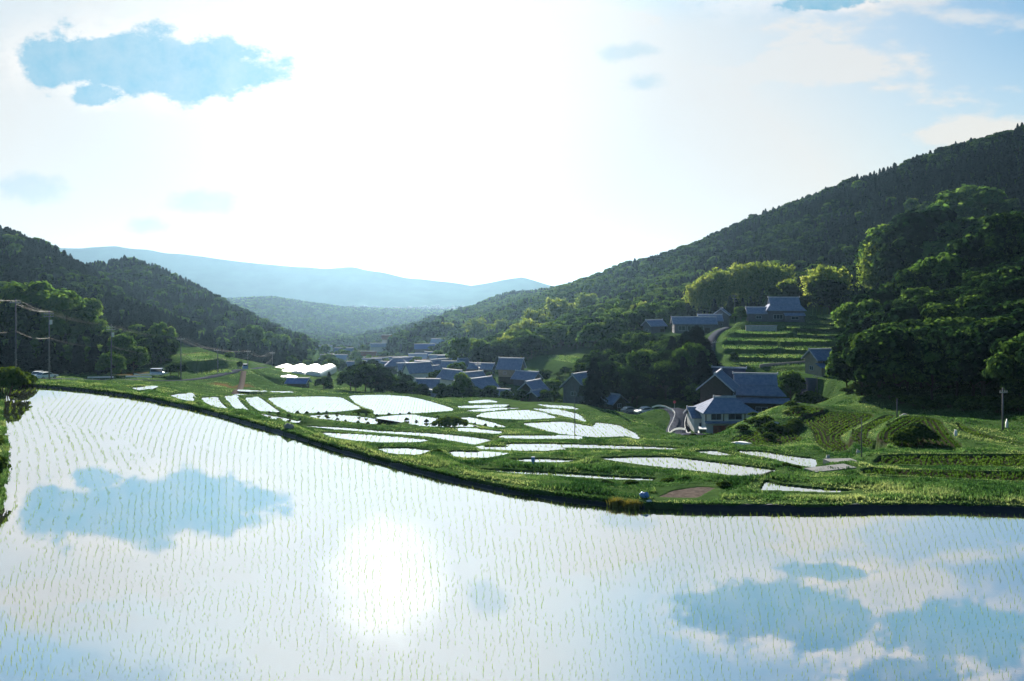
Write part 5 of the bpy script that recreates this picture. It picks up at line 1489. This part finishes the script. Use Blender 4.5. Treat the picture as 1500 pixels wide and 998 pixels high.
def bundle(px, py, label, s=1.0):
    D = CAMH * F / (py - HY); x = xat(px, D); r_ = np.random.default_rng(int(px))
    n = 420; P = np.stack([r_.normal(size=n) * 0.20, r_.normal(size=n) * 0.14, np.zeros(n)], -1) * s
    V, Q_, T = blades(P, np.full(n, 0.42 * s), 0.05, 2, 0.5, np.full(n, 0.6), r_)
    o = link_mesh('seedling_bundle', np_mesh('seedling_bundle', V, Q_, T), M['straw']); o.location = (x, D, 0.02)
    tag(o, label, 'seedling bundle')
bundle(904, 741, 'yellow-green bundle of spare seedlings, left of the pair at the water edge')
bundle(926, 744, 'yellow-green bundle of spare seedlings, right of the pair at the water edge')
def lump(name, px, py, D, sx, sy, sz, mat, label, cat, z=None, seed=1):
    """a soft irregular bag or stone"""
    bm = bmesh.new(); bmesh.ops.create_icosphere(bm, subdivisions=3, radius=1)
    r_ = np.random.default_rng(seed); ph = r_.random(6) * 6
    for v in bm.verts:
        c = v.co; k = 1 + 0.13 * math.sin(3 * c.x + ph[0]) * math.cos(4 * c.y + ph[1]) + 0.09 * math.sin(7 * c.z + 5 * c.x + ph[2]) + 0.06 * math.sin(11 * c.y + ph[3])
        v.co = Vector((c.x * sx * k, c.y * sy * k, (max(c.z, -0.55) + 0.5) * sz * k))
    me = bpy.data.meshes.new(name); bm.to_mesh(me); bm.free()
    x = xat(px, D); o = link_mesh(name, me, M[mat], smooth=True); o.location = (x, D, gz(x, D) if z is None else z); tag(o, label, cat); return o
lump('blue_bag', 944, 738, 47.6, .28, .2, .2, 'bluesheet', 'blue plastic bag on the levee beside the straw-coloured bundles', 'bag', 0.42, 3)
lump('white_bag', 951, 741, 46.9, .2, .14, .12, 'whitebag', 'white scrap of plastic at the gap in the levee', 'bag', 0.25, 4)
lump('outlet_stone', 423, 634, 71.0, .42, .28, .32, 'concrete', 'pale concrete outlet block on the levee of the big paddy', 'outlet', 0.34, 5)
D = 64.5; x = xat(781, D)
m = MB(); m.tube([(0, 0, -.2), (0, 0, .62)], .05, 8); m.box(-.14, .14, -.05, .05, .35, .75)
o = m.build('valve_post', M['bluesheet']); o.location = (x, D, gz(x, D)); tag(o, 'small blue water valve post in the grassy bank', 'valve')
lump('water_spout', 1475, 622, 98, .16, .2, .7, 'whitebag', 'white water gushing over the bank at the far right terrace', 'spillway', None, 6)
lump('water_spout', 1400, 636, 91, .15, .2, .5, 'whitebag', 'pale stone outlet on the middle of the right terrace bank', 'outlet', None, 7)
lump('boulder', 1326, 603, 116, .9, .3, .35, 'stone', 'pale slab lying beside the short blue-grey post', 'stone', None, 8)
lump('boulder', 1257, 664, 78, .2, .16, .3, 'stone', 'white stone at the foot of the slender dark pole', 'stone', None, 9)
lump('boulder', 1213, 667, 79, .18, .2, .3, 'stone', 'small pale stone left of the culvert', 'stone', None, 10)
lump('plastic_sheet', 1086, 651, 107, 1.3, .5, .25, 'whitebag', 'white crumpled sheet on the terrace behind the round bush', 'sheet', None, 11)
lump('tarpaulin', 1130, 611, 150, .8, .4, .5, 'bluesheet', 'small blue and white tarpaulin in the vegetable plot', 'tarpaulin', None, 12)
lump('plastic_sheet', 1133, 633, 120, .9, .4, .2, 'stone', 'pale flat sheet at the edge of the vegetable plot', 'sheet', None, 13)
# culvert and its apron
xc, Dc = xat(1243, 70), 70.0
e = empty('culvert', (xc, Dc, gz(xc, Dc) - 0.5), 0.12); tag(e, 'dark square culvert opening under the terrace bank', 'culvert')
m = MB(); m.box(-1.3, -1.1, 0, 2, -.6, .6); m.box(1.1, 1.3, 0, 2, -.6, .6); m.box(-1.3, 1.3, 0, 2, .603, .75); m.build('frame', M['concrete'], e)
m = MB(); m.box(-1.097, 1.097, .2, .3, -.6, .6); m.build('opening', M['dark'], e)
xs_, Ds_ = xat(1216, 64), 64.0
m = MB(); m.prism([(-2.0, -.3), (2.0, -.3), (2.0, .0), (-2.0, -.05)], -.7, .7); o = m.build('concrete_slab', M['concrete']); o.location = (xs_, Ds_, gz(xs_, Ds_) + 0.08); o.rotation_euler.z = 0.35
tag(o, 'curved pale concrete slab before the culvert', 'slab')
m = MB(); m.box(-.05, .05, -2.2, 2.2, -.3, .22); o = m.build('levee_board', M['liner']); o.location = (xat(1112, 56.5), 56.5, gz(xat(1112, 56.5), 56.5)); o.rotation_euler.z = -0.75
tag(o, 'dark board edging the narrow strip paddy by the gravel patch', 'board')
# sign by the bend
xs_, Ds_ = xat(988, 166), 166.0
e = empty('road_sign', (xs_, Ds_, gz(xs_, Ds_))); tag(e, 'small red and white road sign above the bend', 'road sign')
m = MB(); m.tube([(0, 0, -.2), (0, 0, 2.2)], .04, 6); m.build('post', M['galv'], e)
m = MB(); n = 16; v = [(0.3 * math.cos(6.283 * k / n), -0.06, 2.3 + 0.3 * math.sin(6.283 * k / n)) for k in range(n)] + [(0.3 * math.cos(6.283 * k / n), -0.04, 2.3 + 0.3 * math.sin(6.283 * k / n)) for k in range(n)]
m.add(v, [tuple(range(n)), tuple(range(2 * n - 1, n - 1, -1))] + [(k, (k + 1) % n, n + (k + 1) % n, n + k) for k in range(n)]); m.build('sign_plate', M['signred'], e)

# plants on the levees
lv = BUSH[1]
rows = [[(392, 606), (425, 612), (450, 619)], [(432, 606.5), (470, 607), (505, 607.5)], [(475, 613), (505, 618), (545, 623), (580, 624)], [(520, 608.5), (549, 611), (570, 609.5), (610, 607)],
        [(590, 617), (640, 621), (690, 626)], [(635, 611), (665, 616), (700, 624), (742, 628)], [(742, 598), (760, 599)]]
for rw in rows:
    P = np.array(rw, float); L_ = np.r_[0, np.cumsum(np.hypot(*np.diff(P, axis=0).T))]
    for s in np.arange(4, L_[-1], 15):
        s += random.uniform(-3, 3); px = np.interp(s, L_, P[:, 0]); py = np.interp(s, L_, P[:, 1])
        h = ground_hit(px, py + 0.6, 80)
        o = link_mesh('levee_plant', lv); o.location = h; hh = random.uniform(0.45, 0.75); o.scale = (hh, hh, hh * 1.1); o.rotation_euler.z = random.random() * 6
        tag(o, 'small round plant in a spaced row on a levee between flooded terraces', 'plant', 'plants dotted along the levees')

# ------------------------------------------------------------------ trees and bushes one can tell apart
def tree(kind, px, D, top, label, var=0, wide=1.0, sink=0.2, cat='tree', bright=False):
    x = xat(px, D); z = gz(x, D); H = max(2.0, lvl(top, D) - z)
    return put_tree(kind, var, (x, D, z - sink), H, random.random() * 6.28, label, cat, None, wide, bright)
B_, C_, Y_ = 'broad', 'conifer', 'bamboo'
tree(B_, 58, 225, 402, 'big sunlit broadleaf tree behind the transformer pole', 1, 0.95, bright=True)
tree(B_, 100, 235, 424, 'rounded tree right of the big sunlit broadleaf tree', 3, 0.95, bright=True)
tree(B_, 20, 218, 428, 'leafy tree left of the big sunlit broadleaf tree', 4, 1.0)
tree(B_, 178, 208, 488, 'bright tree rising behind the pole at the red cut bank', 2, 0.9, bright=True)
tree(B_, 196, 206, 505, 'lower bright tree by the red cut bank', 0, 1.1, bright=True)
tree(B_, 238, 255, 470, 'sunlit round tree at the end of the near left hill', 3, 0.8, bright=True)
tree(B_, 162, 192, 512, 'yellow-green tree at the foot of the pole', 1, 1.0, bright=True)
tree(B_, 262, 208, 528, 'dark rounded tree just left of the pole before the red slope', 0, 1.3)
tree(B_, 250, 207, 533, 'small dark tree beneath the red soil slope', 2, 1.3)
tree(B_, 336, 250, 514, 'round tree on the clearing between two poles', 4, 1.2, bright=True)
tree(B_, 352, 255, 528, 'low tree beside the small blue truck', 2, 1.2)
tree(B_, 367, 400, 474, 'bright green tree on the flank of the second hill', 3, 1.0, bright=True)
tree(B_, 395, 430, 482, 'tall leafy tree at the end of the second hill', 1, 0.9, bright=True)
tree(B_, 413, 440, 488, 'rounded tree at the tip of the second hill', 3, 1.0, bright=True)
tree(B_, 430, 450, 494, 'pale hazy tree beyond the tip of the second hill', 0, 0.9)
for px, D, top, v in ((535, 222, 531, 0), (514, 226, 537, 1), (553, 224, 536, 3), (573, 228, 545, 4), (521, 232, 533, 2), (544, 231, 532, 1)):
    put = tree(B_, px, D, top, 'dark dense tree of the clump left of the village', v, 1.15); put['group'] = 'dark clump left of the village'
tree(B_, 474, 226, 550, 'round green tree right of the blue-roofed shed', 1, 1.3)
tree(C_, 482, 236, 544, 'little pointed conifer above the round green tree', 1)
tree(B_, 676, 220, 544, 'round bright green tree standing among the village roofs', 2, 0.75, bright=True)
tree(C_, 651, 228, 562, 'narrow dark conifer between two village roofs', 0, 1.0)
tree(B_, 681, 330, 492, 'large rounded tree on the slope above the village', 3, 1.05, bright=True)
tree(B_, 718, 345, 494, 'big tree right of the large rounded tree above the village', 1, 1.0)
tree(B_, 700, 322, 518, 'bright green tree between the two rounded trees', 0, 0.9, bright=True)
tree(B_, 668, 300, 528, 'light green tree below the large rounded tree', 4, 1.1, bright=True)
tree(Y_, 768, 420, 462, 'tall yellow bamboo clump above the storehouse', 0, 0.9, cat='bamboo')
tree(Y_, 758, 440, 470, 'yellow bamboo clump left of the tall one above the storehouse', 1, 1.0, cat='bamboo')
tree(Y_, 785, 470, 448, 'yellow bamboo at the foot of the ridge wood', 2, 1.0, cat='bamboo')
tree(Y_, 820, 520, 432, 'hazy bamboo grove along the ridge foot', 0, 1.2, cat='bamboo')
tree(Y_, 860, 520, 424, 'hazy bamboo crest right of the ridge-foot grove', 1, 1.2, cat='bamboo')
tree(Y_, 700, 600, 462, 'yellowish hazy bamboo on the low spur', 2, 1.3, cat='bamboo')
tree(Y_, 655, 620, 470, 'pale yellow bamboo behind the knoll', 0, 1.3, cat='bamboo')
tree(Y_, 735, 560, 464, 'yellow bamboo at the middle of the low spur', 1, 1.2, cat='bamboo')
for px, D, top, v in ((1022, 345, 402, 0), (1042, 343, 392, 1), (1062, 340, 385, 2), (1084, 338, 378, 0), (1106, 336, 376, 1), (1128, 334, 376, 2), (1146, 334, 382, 0)):
    t = tree(Y_, px, D, top, 'feathery yellow bamboo clump of the long grove above the upper houses', v, 0.8, cat='bamboo'); t['group'] = 'long bamboo grove above the upper houses'
tree(Y_, 1156, 290, 402, 'bamboo plume directly above the big upper farmhouse', 1, 0.8, cat='bamboo')
tree(Y_, 1205, 292, 380, 'tall bamboo clump right of the big upper farmhouse', 2, 0.85, cat='bamboo')
tree(Y_, 1222, 296, 384, 'bamboo clump leaning right of the tall one', 0, 0.8, cat='bamboo')
tree(Y_, 1280, 310, 346, 'bamboo clump at the foot of the dark upper wood', 1, 0.75, cat='bamboo')
tree(B_, 1149, 284, 412, 'dark round tree behind the big upper farmhouse', 3, 1.1)
tree(B_, 1215, 286, 404, 'dark tree below the tall bamboo clump', 4, 1.1)
tree(B_, 1085, 272, 448, 'green tree between the long farmhouse and the big one', 2, 1.2, bright=True)
tree(B_, 1235, 284, 425, 'small bright tree at the top of the green terraces', 0, 1.1, bright=True)
for px, D, top, v in ((1318, 312, 322, 0), (1345, 305, 310, 1), (1372, 300, 300, 3), (1400, 296, 305, 4), (1300, 318, 340, 2), (1425, 300, 318, 2), (1420, 380, 268, 0)):
    t = tree(B_, px, D, top, 'rounded sun-rimmed tree of the band above the dark right wood', v, 1.1, bright=(v in (0, 4))); t['group'] = 'sun-rimmed trees above the dark right wood'
for px, D, top, v in ((1266, 212, 430, 1), (1282, 215, 420, 3), (1318, 215, 408, 0), (1352, 214, 386, 4), (1386, 212, 362, 1), (1420, 210, 345, 2), (1452, 208, 326, 3), (1488, 206, 306, 0), (1520, 204, 300, 4)):
    t = tree(B_, px, D, top, 'tall sun-edged tree along the top of the dark right wood', v, 0.95, bright=(v == 1)); t['group'] = 'tree tops edging the dark right wood'
tree(C_, 1020, 203, 478, 'broad dark conifer left of the hill lane', 2, 1.9)
tree(C_, 1004, 207, 486, 'second dark conifer behind the broad one by the hill lane', 1, 1.5)
tree(B_, 1076, 206, 514, 'dark rounded shrub-like tree below the green terraces', 2, 0.9)
tree(B_, 1240, 165, 500, 'lone pale-edged tree beside the tall narrow house', 2, 0.8, bright=True)
tree(B_, 1158, 178, 540, 'small yellow-green tree left of the tall narrow house', 0, 1.0, bright=True)
tree(B_, 1225, 186, 520, 'leafy tree crowding the tall narrow house', 1, 1.0)
tree(B_, 828, 262, 536, 'small round tree on the green patch above the village', 3, 1.3)
tree(C_, 759, 262, 536, 'dark round tree right of the storehouse', 2, 1.6)
tree(B_, 810, 226, 552, 'leafy green tree between the storehouse and the stepped-roof house', 4, 1.2, bright=True)
tree(B_, 795, 240, 540, 'leafy tree above the small dark-gabled house', 0, 1.2)
tree(B_, 870, 240, 538, 'tree above the stepped-roof village house', 1, 1.1)
tree(B_, 935, 205, 585, 'green tree behind the parked cars', 0, 1.3)
tree(B_, 1015, 178, 560, 'tree at the mouth of the hill lane', 3, 1.0)
tree(B_, 895, 222, 548, 'leafy tree behind the long low shed', 2, 1.1)
tree(B_, 640, 272, 540, 'small tree between the left village roofs', 1, 1.2)
tree(B_, 722, 238, 552, 'tree between the double-gabled farmhouse and the storehouse', 2, 1.1)

for px, D, top, v in ((600, 228, 556, 0), (617, 219, 561, 2), (648, 221, 560, 3), (660, 218, 563, 1), (690, 218, 562, 4), (716, 217, 563, 0), (735, 232, 558, 2), (742, 213, 570, 3), (764, 211, 568, 1), (798, 210, 569, 0), (840, 252, 540, 1), (800, 256, 545, 3), (866, 246, 545, 0), (782, 262, 546, 2), (820, 244, 550, 4),
                      (812, 216, 570, 4), (826, 232, 556, 2), (592, 262, 545, 1), (632, 300, 540, 3), (650, 300, 538, 0), (590, 310, 540, 4), (676, 285, 542, 2), (716, 272, 544, 0), (735, 275, 538, 1), (602, 330, 532, 3)):
    t = tree(B_, px, D, top, 'leafy garden tree standing between the tiled village roofs', v, 1.1); t['group'] = 'garden trees of the village'
for px, D, top, v in ((640, 420, 512, 0), (665, 400, 512, 1), (690, 380, 505, 3), (735, 380, 500, 4), (755, 350, 506, 2), (775, 340, 505, 0), (790, 330, 512, 1), (812, 350, 498, 3), (840, 340, 492, 2), (862, 320, 500, 4), (880, 330, 482, 1), (905, 320, 478, 0), (655, 450, 505, 2), (720, 430, 490, 1)):
    t = tree(B_, px, D, top, 'round-topped tree on the slope above the village', v, 1.05, bright=(v % 2 == 0)); t['group'] = 'round-topped trees above the village'


def bush(px, D, top, label, wide=1.3, var=0, group=None):
    x = xat(px, D); z = gz(x, D); H = max(0.5, lvl(top, D) - z)
    return put_bush((x, D, z - 0.1), H, label, wide, var, group, rz=random.random() * 6)
bush(640, 81, 655, 'rounded grassy bush on the bank of the big paddy', 1.5, 0)
bush(1345, 88, 615, 'large dark round bush in the middle of the right terraces', 1.35, 1)
bush(1322, 86.5, 624, 'paler leafy bush leaning on the large dark one', 1.1, 2)
bush(1042, 121, 634, 'dark round bush in front of the white-walled farmhouse', 1.9, 1)
bush(1015, 119, 641, 'lower leafy bush left of the dark round one', 2.0, 2)
bush(8, 96, 527, 'pale leafy bush at the far left corner of the big paddy', 1.1, 2)
bush(33, 104, 538, 'lower bush right of the pale leafy one at the corner', 1.2, 0)
for px, D, top, v in ((940, 150, 622, 0), (960, 146, 626, 1), (928, 156, 618, 2), (972, 140, 636, 1), (1100, 142, 608, 0), (1118, 140, 612, 2), (1085, 140, 614, 1), (1012, 172, 590, 2), (1190, 172, 568, 0), (870, 205, 590, 1), (1108, 132, 616, 1), (1126, 136, 614, 0), (1142, 140, 604, 2), (1152, 146, 598, 1), (1132, 150, 600, 0), (1092, 128, 622, 0)):
    b = bush(px, D, top, 'leafy green bush in the hollow around the bend of the road', 1.4, v); b['group'] = 'bushes around the bend of the road'
for px, D, top, v in ((612, 214, 574, 1), (596, 210, 574, 0), (735, 218, 578, 2), (757, 214, 579, 1), (800, 208, 580, 0), (820, 206, 582, 2), (690, 218, 579, 0), (660, 224, 572, 1), (745, 228, 566, 2)):
    b = bush(px, D, top, 'garden bush between the village roofs', 1.3, v); b['group'] = 'garden bushes of the village'
for px, D, top, v in ((860, 57, 702, 0), (888, 56.5, 703, 1), (925, 57, 700, 2), (980, 57.5, 696, 0), (1005, 57, 699, 1), (1165, 65.5, 687, 2), (1150, 66, 684, 0), (1062, 54, 703, 1), (530, 150, 596.5, 0), (660, 128, 605, 2)):
    b = bush(px, D, top, 'tall weedy tussock on the grassy bank', 2.0, v); b['group'] = 'weedy tussocks on the banks'
bush(-36, 50, 640, 'grassy hump of the bank at the left edge of the photo', 1.0, 0)
bush(-34, 60, 618, 'second grassy hump of the bank at the left edge', 1.2, 2)
bush(-62, 39, 752, 'dark-leaved plant poking in at the left edge', 1.0, 1)
bush(-70, 35, 800, 'lowest dark-leaved plant at the left edge', 0.8, 2)

for px, D, top, v in ((786, 262, 541, 0), (802, 266, 540, 1), (818, 262, 543, 2), (836, 268, 538, 0), (850, 262, 542, 1), (864, 266, 540, 2), (874, 258, 545, 0)):
    b = bush(px, D, top, 'leafy bush along the lower edge of the green patch above the village', 1.4, v); b['group'] = 'bushes below the green patch above the village'
for i in range(30):
    px = random.uniform(1085, 1172); py = random.uniform(594, 646)
    h = ground_hit(px, py, 90, 200)
    if h.y > 185 or (px < 1102 and py < 618): continue
    b = put_bush(h, random.uniform(0.6, 1.5), 'low leafy plant in the rough vegetable plots beside the white-walled farmhouse', 1.5, i, 'plants of the rough vegetable plots', 'plant', 'garden_plant', random.random() * 6)
for i in range(16):
    px = 1238 + i * 17 + random.uniform(-5, 5); D = np.interp(px, [1238, 1300, 1400, 1500], [154, 138, 120, 110]) + random.uniform(-1, 3)
    b = bush(px, D, lvl(0, 1) and HY - F * (gz(xat(px, D), D) + random.uniform(1.2, 3.0) - CAMH) / D, 'low bush along the foot of the dark right wood', 1.5, i); b['group'] = 'bushes along the foot of the dark right wood'

# ------------------------------------------------------------------ far mountains and the town on the plain
sky_pts = [(-500, 372), (-200, 352), (0, 360), (120, 364), (170, 361), (240, 370), (300, 377), (400, 388), (470, 394), (520, 392), (560, 400), (600, 408), (650, 412), (690, 418),
           (715, 414), (735, 410), (765, 406), (790, 413), (815, 420), (860, 428), (1000, 438), (1400, 440), (1900, 436)]
cx_ = np.linspace(-700, 2100, 420); py = np.interp(cx_, *np.array(sky_pts, float).T)
fr = np.concatenate([np.linspace(0, 1, 26), [1.25, 1.6]]); V = []
for f in fr:
    D = 3000 + 500 * f; x = xat(cx_, 3500.0)
    crest = lvl(py, 3500.0) + vnoise(x, x * 0, 80, 61) * 6
    if f <= 1: h = -70 + (crest + 70) * (f ** 0.85) * (1 - (1 - f) * (0.35 + 0.9 * vnoise(x, np.full_like(x, D), 220, 62)))
    else: h = -70 + (crest + 70) * max(0, 1.6 - f) / 0.6
    V.append(np.stack([x, np.full_like(x, D), h], -1))
V = np.array(V); n1_, n2_ = V.shape[:2]; ii = np.arange(n1_ * n2_).reshape(n1_, n2_)
Qm = np.stack([ii[:-1, :-1], ii[:-1, 1:], ii[1:, 1:], ii[1:, :-1]], -1).reshape(-1, 4)
tag(link_mesh('mountains', np_mesh('mountains', V.reshape(-1, 3), Qm), M['mountain'], smooth=True), 'pale blue mountain range on the horizon', 'mountains', kind='structure')
mb = MB(); r_ = np.random.default_rng(3)
for k in range(170):
    D = r_.uniform(2350, 2950); px = r_.uniform(470, 800); x = xat(px, D); z = gz(x, D); s = r_.uniform(6, 15); h = r_.uniform(4, 9)
    mb.box(x - s / 2, x + s / 2, D - s / 2, D + s / 2, z - 3, z + h)
o = mb.build('distant_town', M['greywall'], fix=False); tag(o, 'tiny pale buildings of the town on the far plain', 'town', kind='stuff')
# ------------------------------------------------------------------ sky, sun, haze, camera
SUN_EL, SUN_AZ = R(20.0), math.atan2(570 - CX, F)     # azimuth from +Y, negative is left
SDIR = Vector((math.sin(SUN_AZ) * math.cos(SUN_EL), math.cos(SUN_AZ) * math.cos(SUN_EL), math.sin(SUN_EL)))
world = bpy.data.worlds.new('World'); scene.world = world; world.use_nodes = True
nt = world.node_tree; nt.nodes.clear(); L = nt.links
wo = nt.nodes.new('ShaderNodeOutputWorld'); bg = nt.nodes.new('ShaderNodeBackground'); bg.inputs[1].default_value = WORLD
L.new(bg.outputs[0], wo.inputs[0])
sky = nt.nodes.new('ShaderNodeTexSky'); sky.sky_type = 'NISHITA'; sky.sun_disc = False
sky.sun_elevation = SUN_EL; sky.sun_rotation = SUN_AZ; sky.air_density = 1.0; sky.dust_density = 0.6; sky.ozone_density = 2.0
tc = nt.nodes.new('ShaderNodeTexCoord')
def vm(op, a, b=None):
    n = nt.nodes.new('ShaderNodeVectorMath'); n.operation = op
    for i, s in enumerate((a, b)):
        if s is None: continue
        if isinstance(s, (tuple, list, Vector)): n.inputs[i].default_value = tuple(s)
        else: L.new(s, n.inputs[i])
    return n
def mt(op, a, b=None, c=None, cl=False):
    n = nt.nodes.new('ShaderNodeMath'); n.operation = op; n.use_clamp = cl
    for i, s in enumerate((a, b, c)):
        if s is None: continue
        if isinstance(s, (int, float)): n.inputs[i].default_value = s
        else: L.new(s, n.inputs[i])
    return n.outputs[0]
def sstep(v, a, b, lo=0.0, hi=1.0):
    n = nt.nodes.new('ShaderNodeMapRange'); n.interpolation_type = 'SMOOTHSTEP'
    L.new(v, n.inputs[0])
    for i, q in enumerate((a, b, lo, hi)): n.inputs[1 + i].default_value = q
    return n.outputs[0]
def mixc(f, a, b):
    n = nt.nodes.new('ShaderNodeMix'); n.data_type = 'RGBA'
    if isinstance(f, (int, float)): n.inputs[0].default_value = f
    else: L.new(f, n.inputs[0])
    for i, s in ((6, a), (7, b)):
        if isinstance(s, tuple): n.inputs[i].default_value = s
        else: L.new(s, n.inputs[i])
    return n.outputs[2]
D0 = tc.outputs['Generated']
sep = nt.nodes.new('ShaderNodeSeparateXYZ'); L.new(D0, sep.inputs[0])
yc = mt('MAXIMUM', sep.outputs[1], 0.08)
u = mt('DIVIDE', sep.outputs[0], yc); w = mt('DIVIDE', sep.outputs[2], yc)
cmb = nt.nodes.new('ShaderNodeCombineXYZ'); L.new(u, cmb.inputs[0]); L.new(w, cmb.inputs[1])
UW = cmb.outputs[0]
n1 = N(nt, 'ShaderNodeTexNoise', Scale=11.0, Detail=9.0, Roughness=0.66); L.new(UW, n1.inputs['Vector'])
off = vm('MULTIPLY', vm('SUBTRACT', n1.outputs['Color'], (0.5, 0.5, 0.5)).outputs[0], (0.05, 0.03, 0)).outputs[0]
UWd = vm('ADD', UW, off).outputs[0]
n2 = N(nt, 'ShaderNodeTexNoise', Scale=3.2, Detail=8.0, Roughness=0.58)
st = vm('MULTIPLY', UW, (1.0, 2.6, 1.0)).outputs[0]; L.new(st, n2.inputs['Vector'])
# shaded cloud bodies (bluish) with bright rims
BLOBS = [(215, 85, 185, 52), (110, 88, 95, 38), (290, 110, 105, 42), (140, 138, 38, 20), (45, 280, 60, 24, .45), (300, 298, 55, 20, .6), (215, 330, 40, 14, .6),
         (925, 75, 44, 14, .65), (945, 120, 34, 15, .65), (1120, -50, 120, 55), (1210, -75, 70, 45), (1400, -95, 130, 60), (1330, -150, 90, 40),
         (712, -32, 30, 26, 1), (150, -165, 190, 55, 1), (1215, 2, 70, 14)]
e = None; ef = None
for px, py, a, b, *faint in BLOBS:
    d = vm('MULTIPLY', vm('SUBTRACT', UWd, ((px - CX) / F, (HY - py) / F, 0)).outputs[0], (F / a, F / b, 0)).outputs[0]
    ln = vm('LENGTH', d).outputs['Value']
    if faint: ef = ln if ef is None else mt('MINIMUM', ef, ln)
    else: e = ln if e is None else mt('MINIMUM', e, ln)
n3 = N(nt, 'ShaderNodeTexNoise', Scale=13.0, Detail=10.0, Roughness=0.62); L.new(vm('MULTIPLY', UW, (1.0, 1.6, 1.0)).outputs[0], n3.inputs['Vector'])
e = mt('ADD', e, mt('MULTIPLY_ADD', n3.outputs['Fac'], 2.5, -1.22))
core = mt('MAXIMUM', sstep(e, 1.10, 0.78), mt('MULTIPLY', sstep(mt('ADD', ef, mt('MULTIPLY_ADD', n3.outputs['Fac'], 2.0, -0.9)), 1.35, 0.4), 0.42))
rim = sstep(e, 1.75, 1.12)
front = sstep(sep.outputs[1], 0.1, 0.3)
n4 = N(nt, 'ShaderNodeTexNoise', Scale=30.0, Detail=6.0, Roughness=0.6); L.new(UW, n4.inputs['Vector'])
core = mt('MULTIPLY', core, front); rim = mt('MULTIPLY', rim, front)
dot = vm('DOT_PRODUCT', D0, tuple(SDIR)).outputs['Value']
glow = sstep(dot, 0.72, 0.995)
low = sstep(sep.outputs[2], 0.36, 0.02)
lowf = mt('MULTIPLY', low, sstep(sep.outputs[1], -0.2, 0.9))
cov = mt('ADD', mt('MULTIPLY', glow, 0.95), mt('MULTIPLY', lowf, 0.75))
cov = mt('MULTIPLY', cov, sstep(sep.outputs[2], 0.385, 0.295, 0.22, 1.0))
puff = mt('MULTIPLY', sstep(n2.outputs['Fac'], 0.50, 0.60), mt('MULTIPLY', 0.55, sstep(sep.outputs[2], 0.75, 0.2)))
puff = mt('MULTIPLY', puff, sstep(sep.outputs[2], 0.40, 0.30, 0.4, 1.0))
cov = mt('ADD', cov, puff, cl=True)
white = mixc(low, (5.4, 5.55, 5.65, 1), (6.2, 5.95, 5.3, 1))
skyc = vm('MULTIPLY', sky.outputs[0], (0.45, 0.77, 0.87)).outputs[0]
white = mixc(glow, white, (5.2, 5.25, 5.25, 1))
c = mixc(cov, skyc, white)
# bright veil round the sun
veil = sstep(dot, 0.93, 0.9999)
c = mixc(veil, c, (6.2, 6.2, 6.1, 1))
veil2 = sstep(mt('ADD', dot, mt('MULTIPLY_ADD', n3.outputs['Fac'], 0.004, -0.002)), 0.9962, 1.0)
c = mixc(mt('MULTIPLY', veil2, 0.9), c, (9.5, 9.2, 8.8, 1))
rimf = mt('MULTIPLY', rim, mt('MULTIPLY', sstep(n3.outputs['Fac'], 0.40, 0.60), sstep(sep.outputs[2], 0.33, 0.43, 0.45, 0.95)))
c = mixc(rimf, c, (7.3, 6.8, 6.4, 1))
corec = mixc(glow, (1.6, 3.6, 5.0, 1), (1.6, 3.4, 4.6, 1))
corec = mixc(sstep(sep.outputs[2], 0.33, 0.43), corec, (1.0, 2.5, 4.2, 1))
c = mixc(mt('MULTIPLY', core, mt('MULTIPLY_ADD', n4.outputs['Fac'], 0.7, 0.5, cl=True)), c, corec)
L.new(c, bg.inputs[0])

sl = bpy.data.lights.new('sun', 'SUN'); sl.energy = SUN_E; sl.angle = R(0.5); sl.color = (1.0, 0.93, 0.80)
so = bpy.data.objects.new('sun', sl); COL.objects.link(so)
so.rotation_euler = SDIR.to_track_quat('Z', 'Y').to_euler(); so.location = (0, 0, 300)

if HAZE > 0:
    mb = MB(); mb.box(-7900, 7900, -60, 7600, min(-76.0, float(GZ.min()) - 1.0), HAZE_TOP)
    hm, hnt, hout = new_mat('valley_haze')
    pv = hnt.nodes.new('ShaderNodeVolumePrincipled')
    pv.inputs['Color'].default_value = HAZE_C; pv.inputs['Density'].default_value = HAZE; pv.inputs['Anisotropy'].default_value = HAZE_G
    hnt.links.new(pv.outputs[0], hout.inputs['Volume'])
    hz = mb.build('haze', hm); tag(hz, 'pale blue haze filling the valley', 'haze', kind='stuff')

cam = bpy.data.cameras.new('camera'); co = bpy.data.objects.new('camera', cam); COL.objects.link(co)
co.location = (0, 0, CAMH); co.rotation_euler = (R(90), 0, 0)
cam.sensor_width = 36; cam.lens = 36 * F / 1500; cam.shift_y = -(499 - HY) / 1500.0
cam.clip_start = 0.2; cam.clip_end = 20000
scene.camera = co
scene.render.engine = 'CYCLES'
cy = scene.cycles
cy.max_bounces = 5; cy.diffuse_bounces = 1; cy.glossy_bounces = 2; cy.transmission_bounces = 3; cy.volume_bounces = 0; cy.transparent_max_bounces = 6
cy.use_denoising = True
cy.sample_clamp_indirect = 4.0; cy.caustics_reflective = False; cy.caustics_refractive = False
cy.use_adaptive_sampling = True; cy.adaptive_threshold = 0.015
vs = scene.view_settings
vs.view_transform = 'Standard'; vs.look = 'None'; vs.gamma = 1.0; vs.use_curve_mapping = False; vs.exposure = EXPOSURE
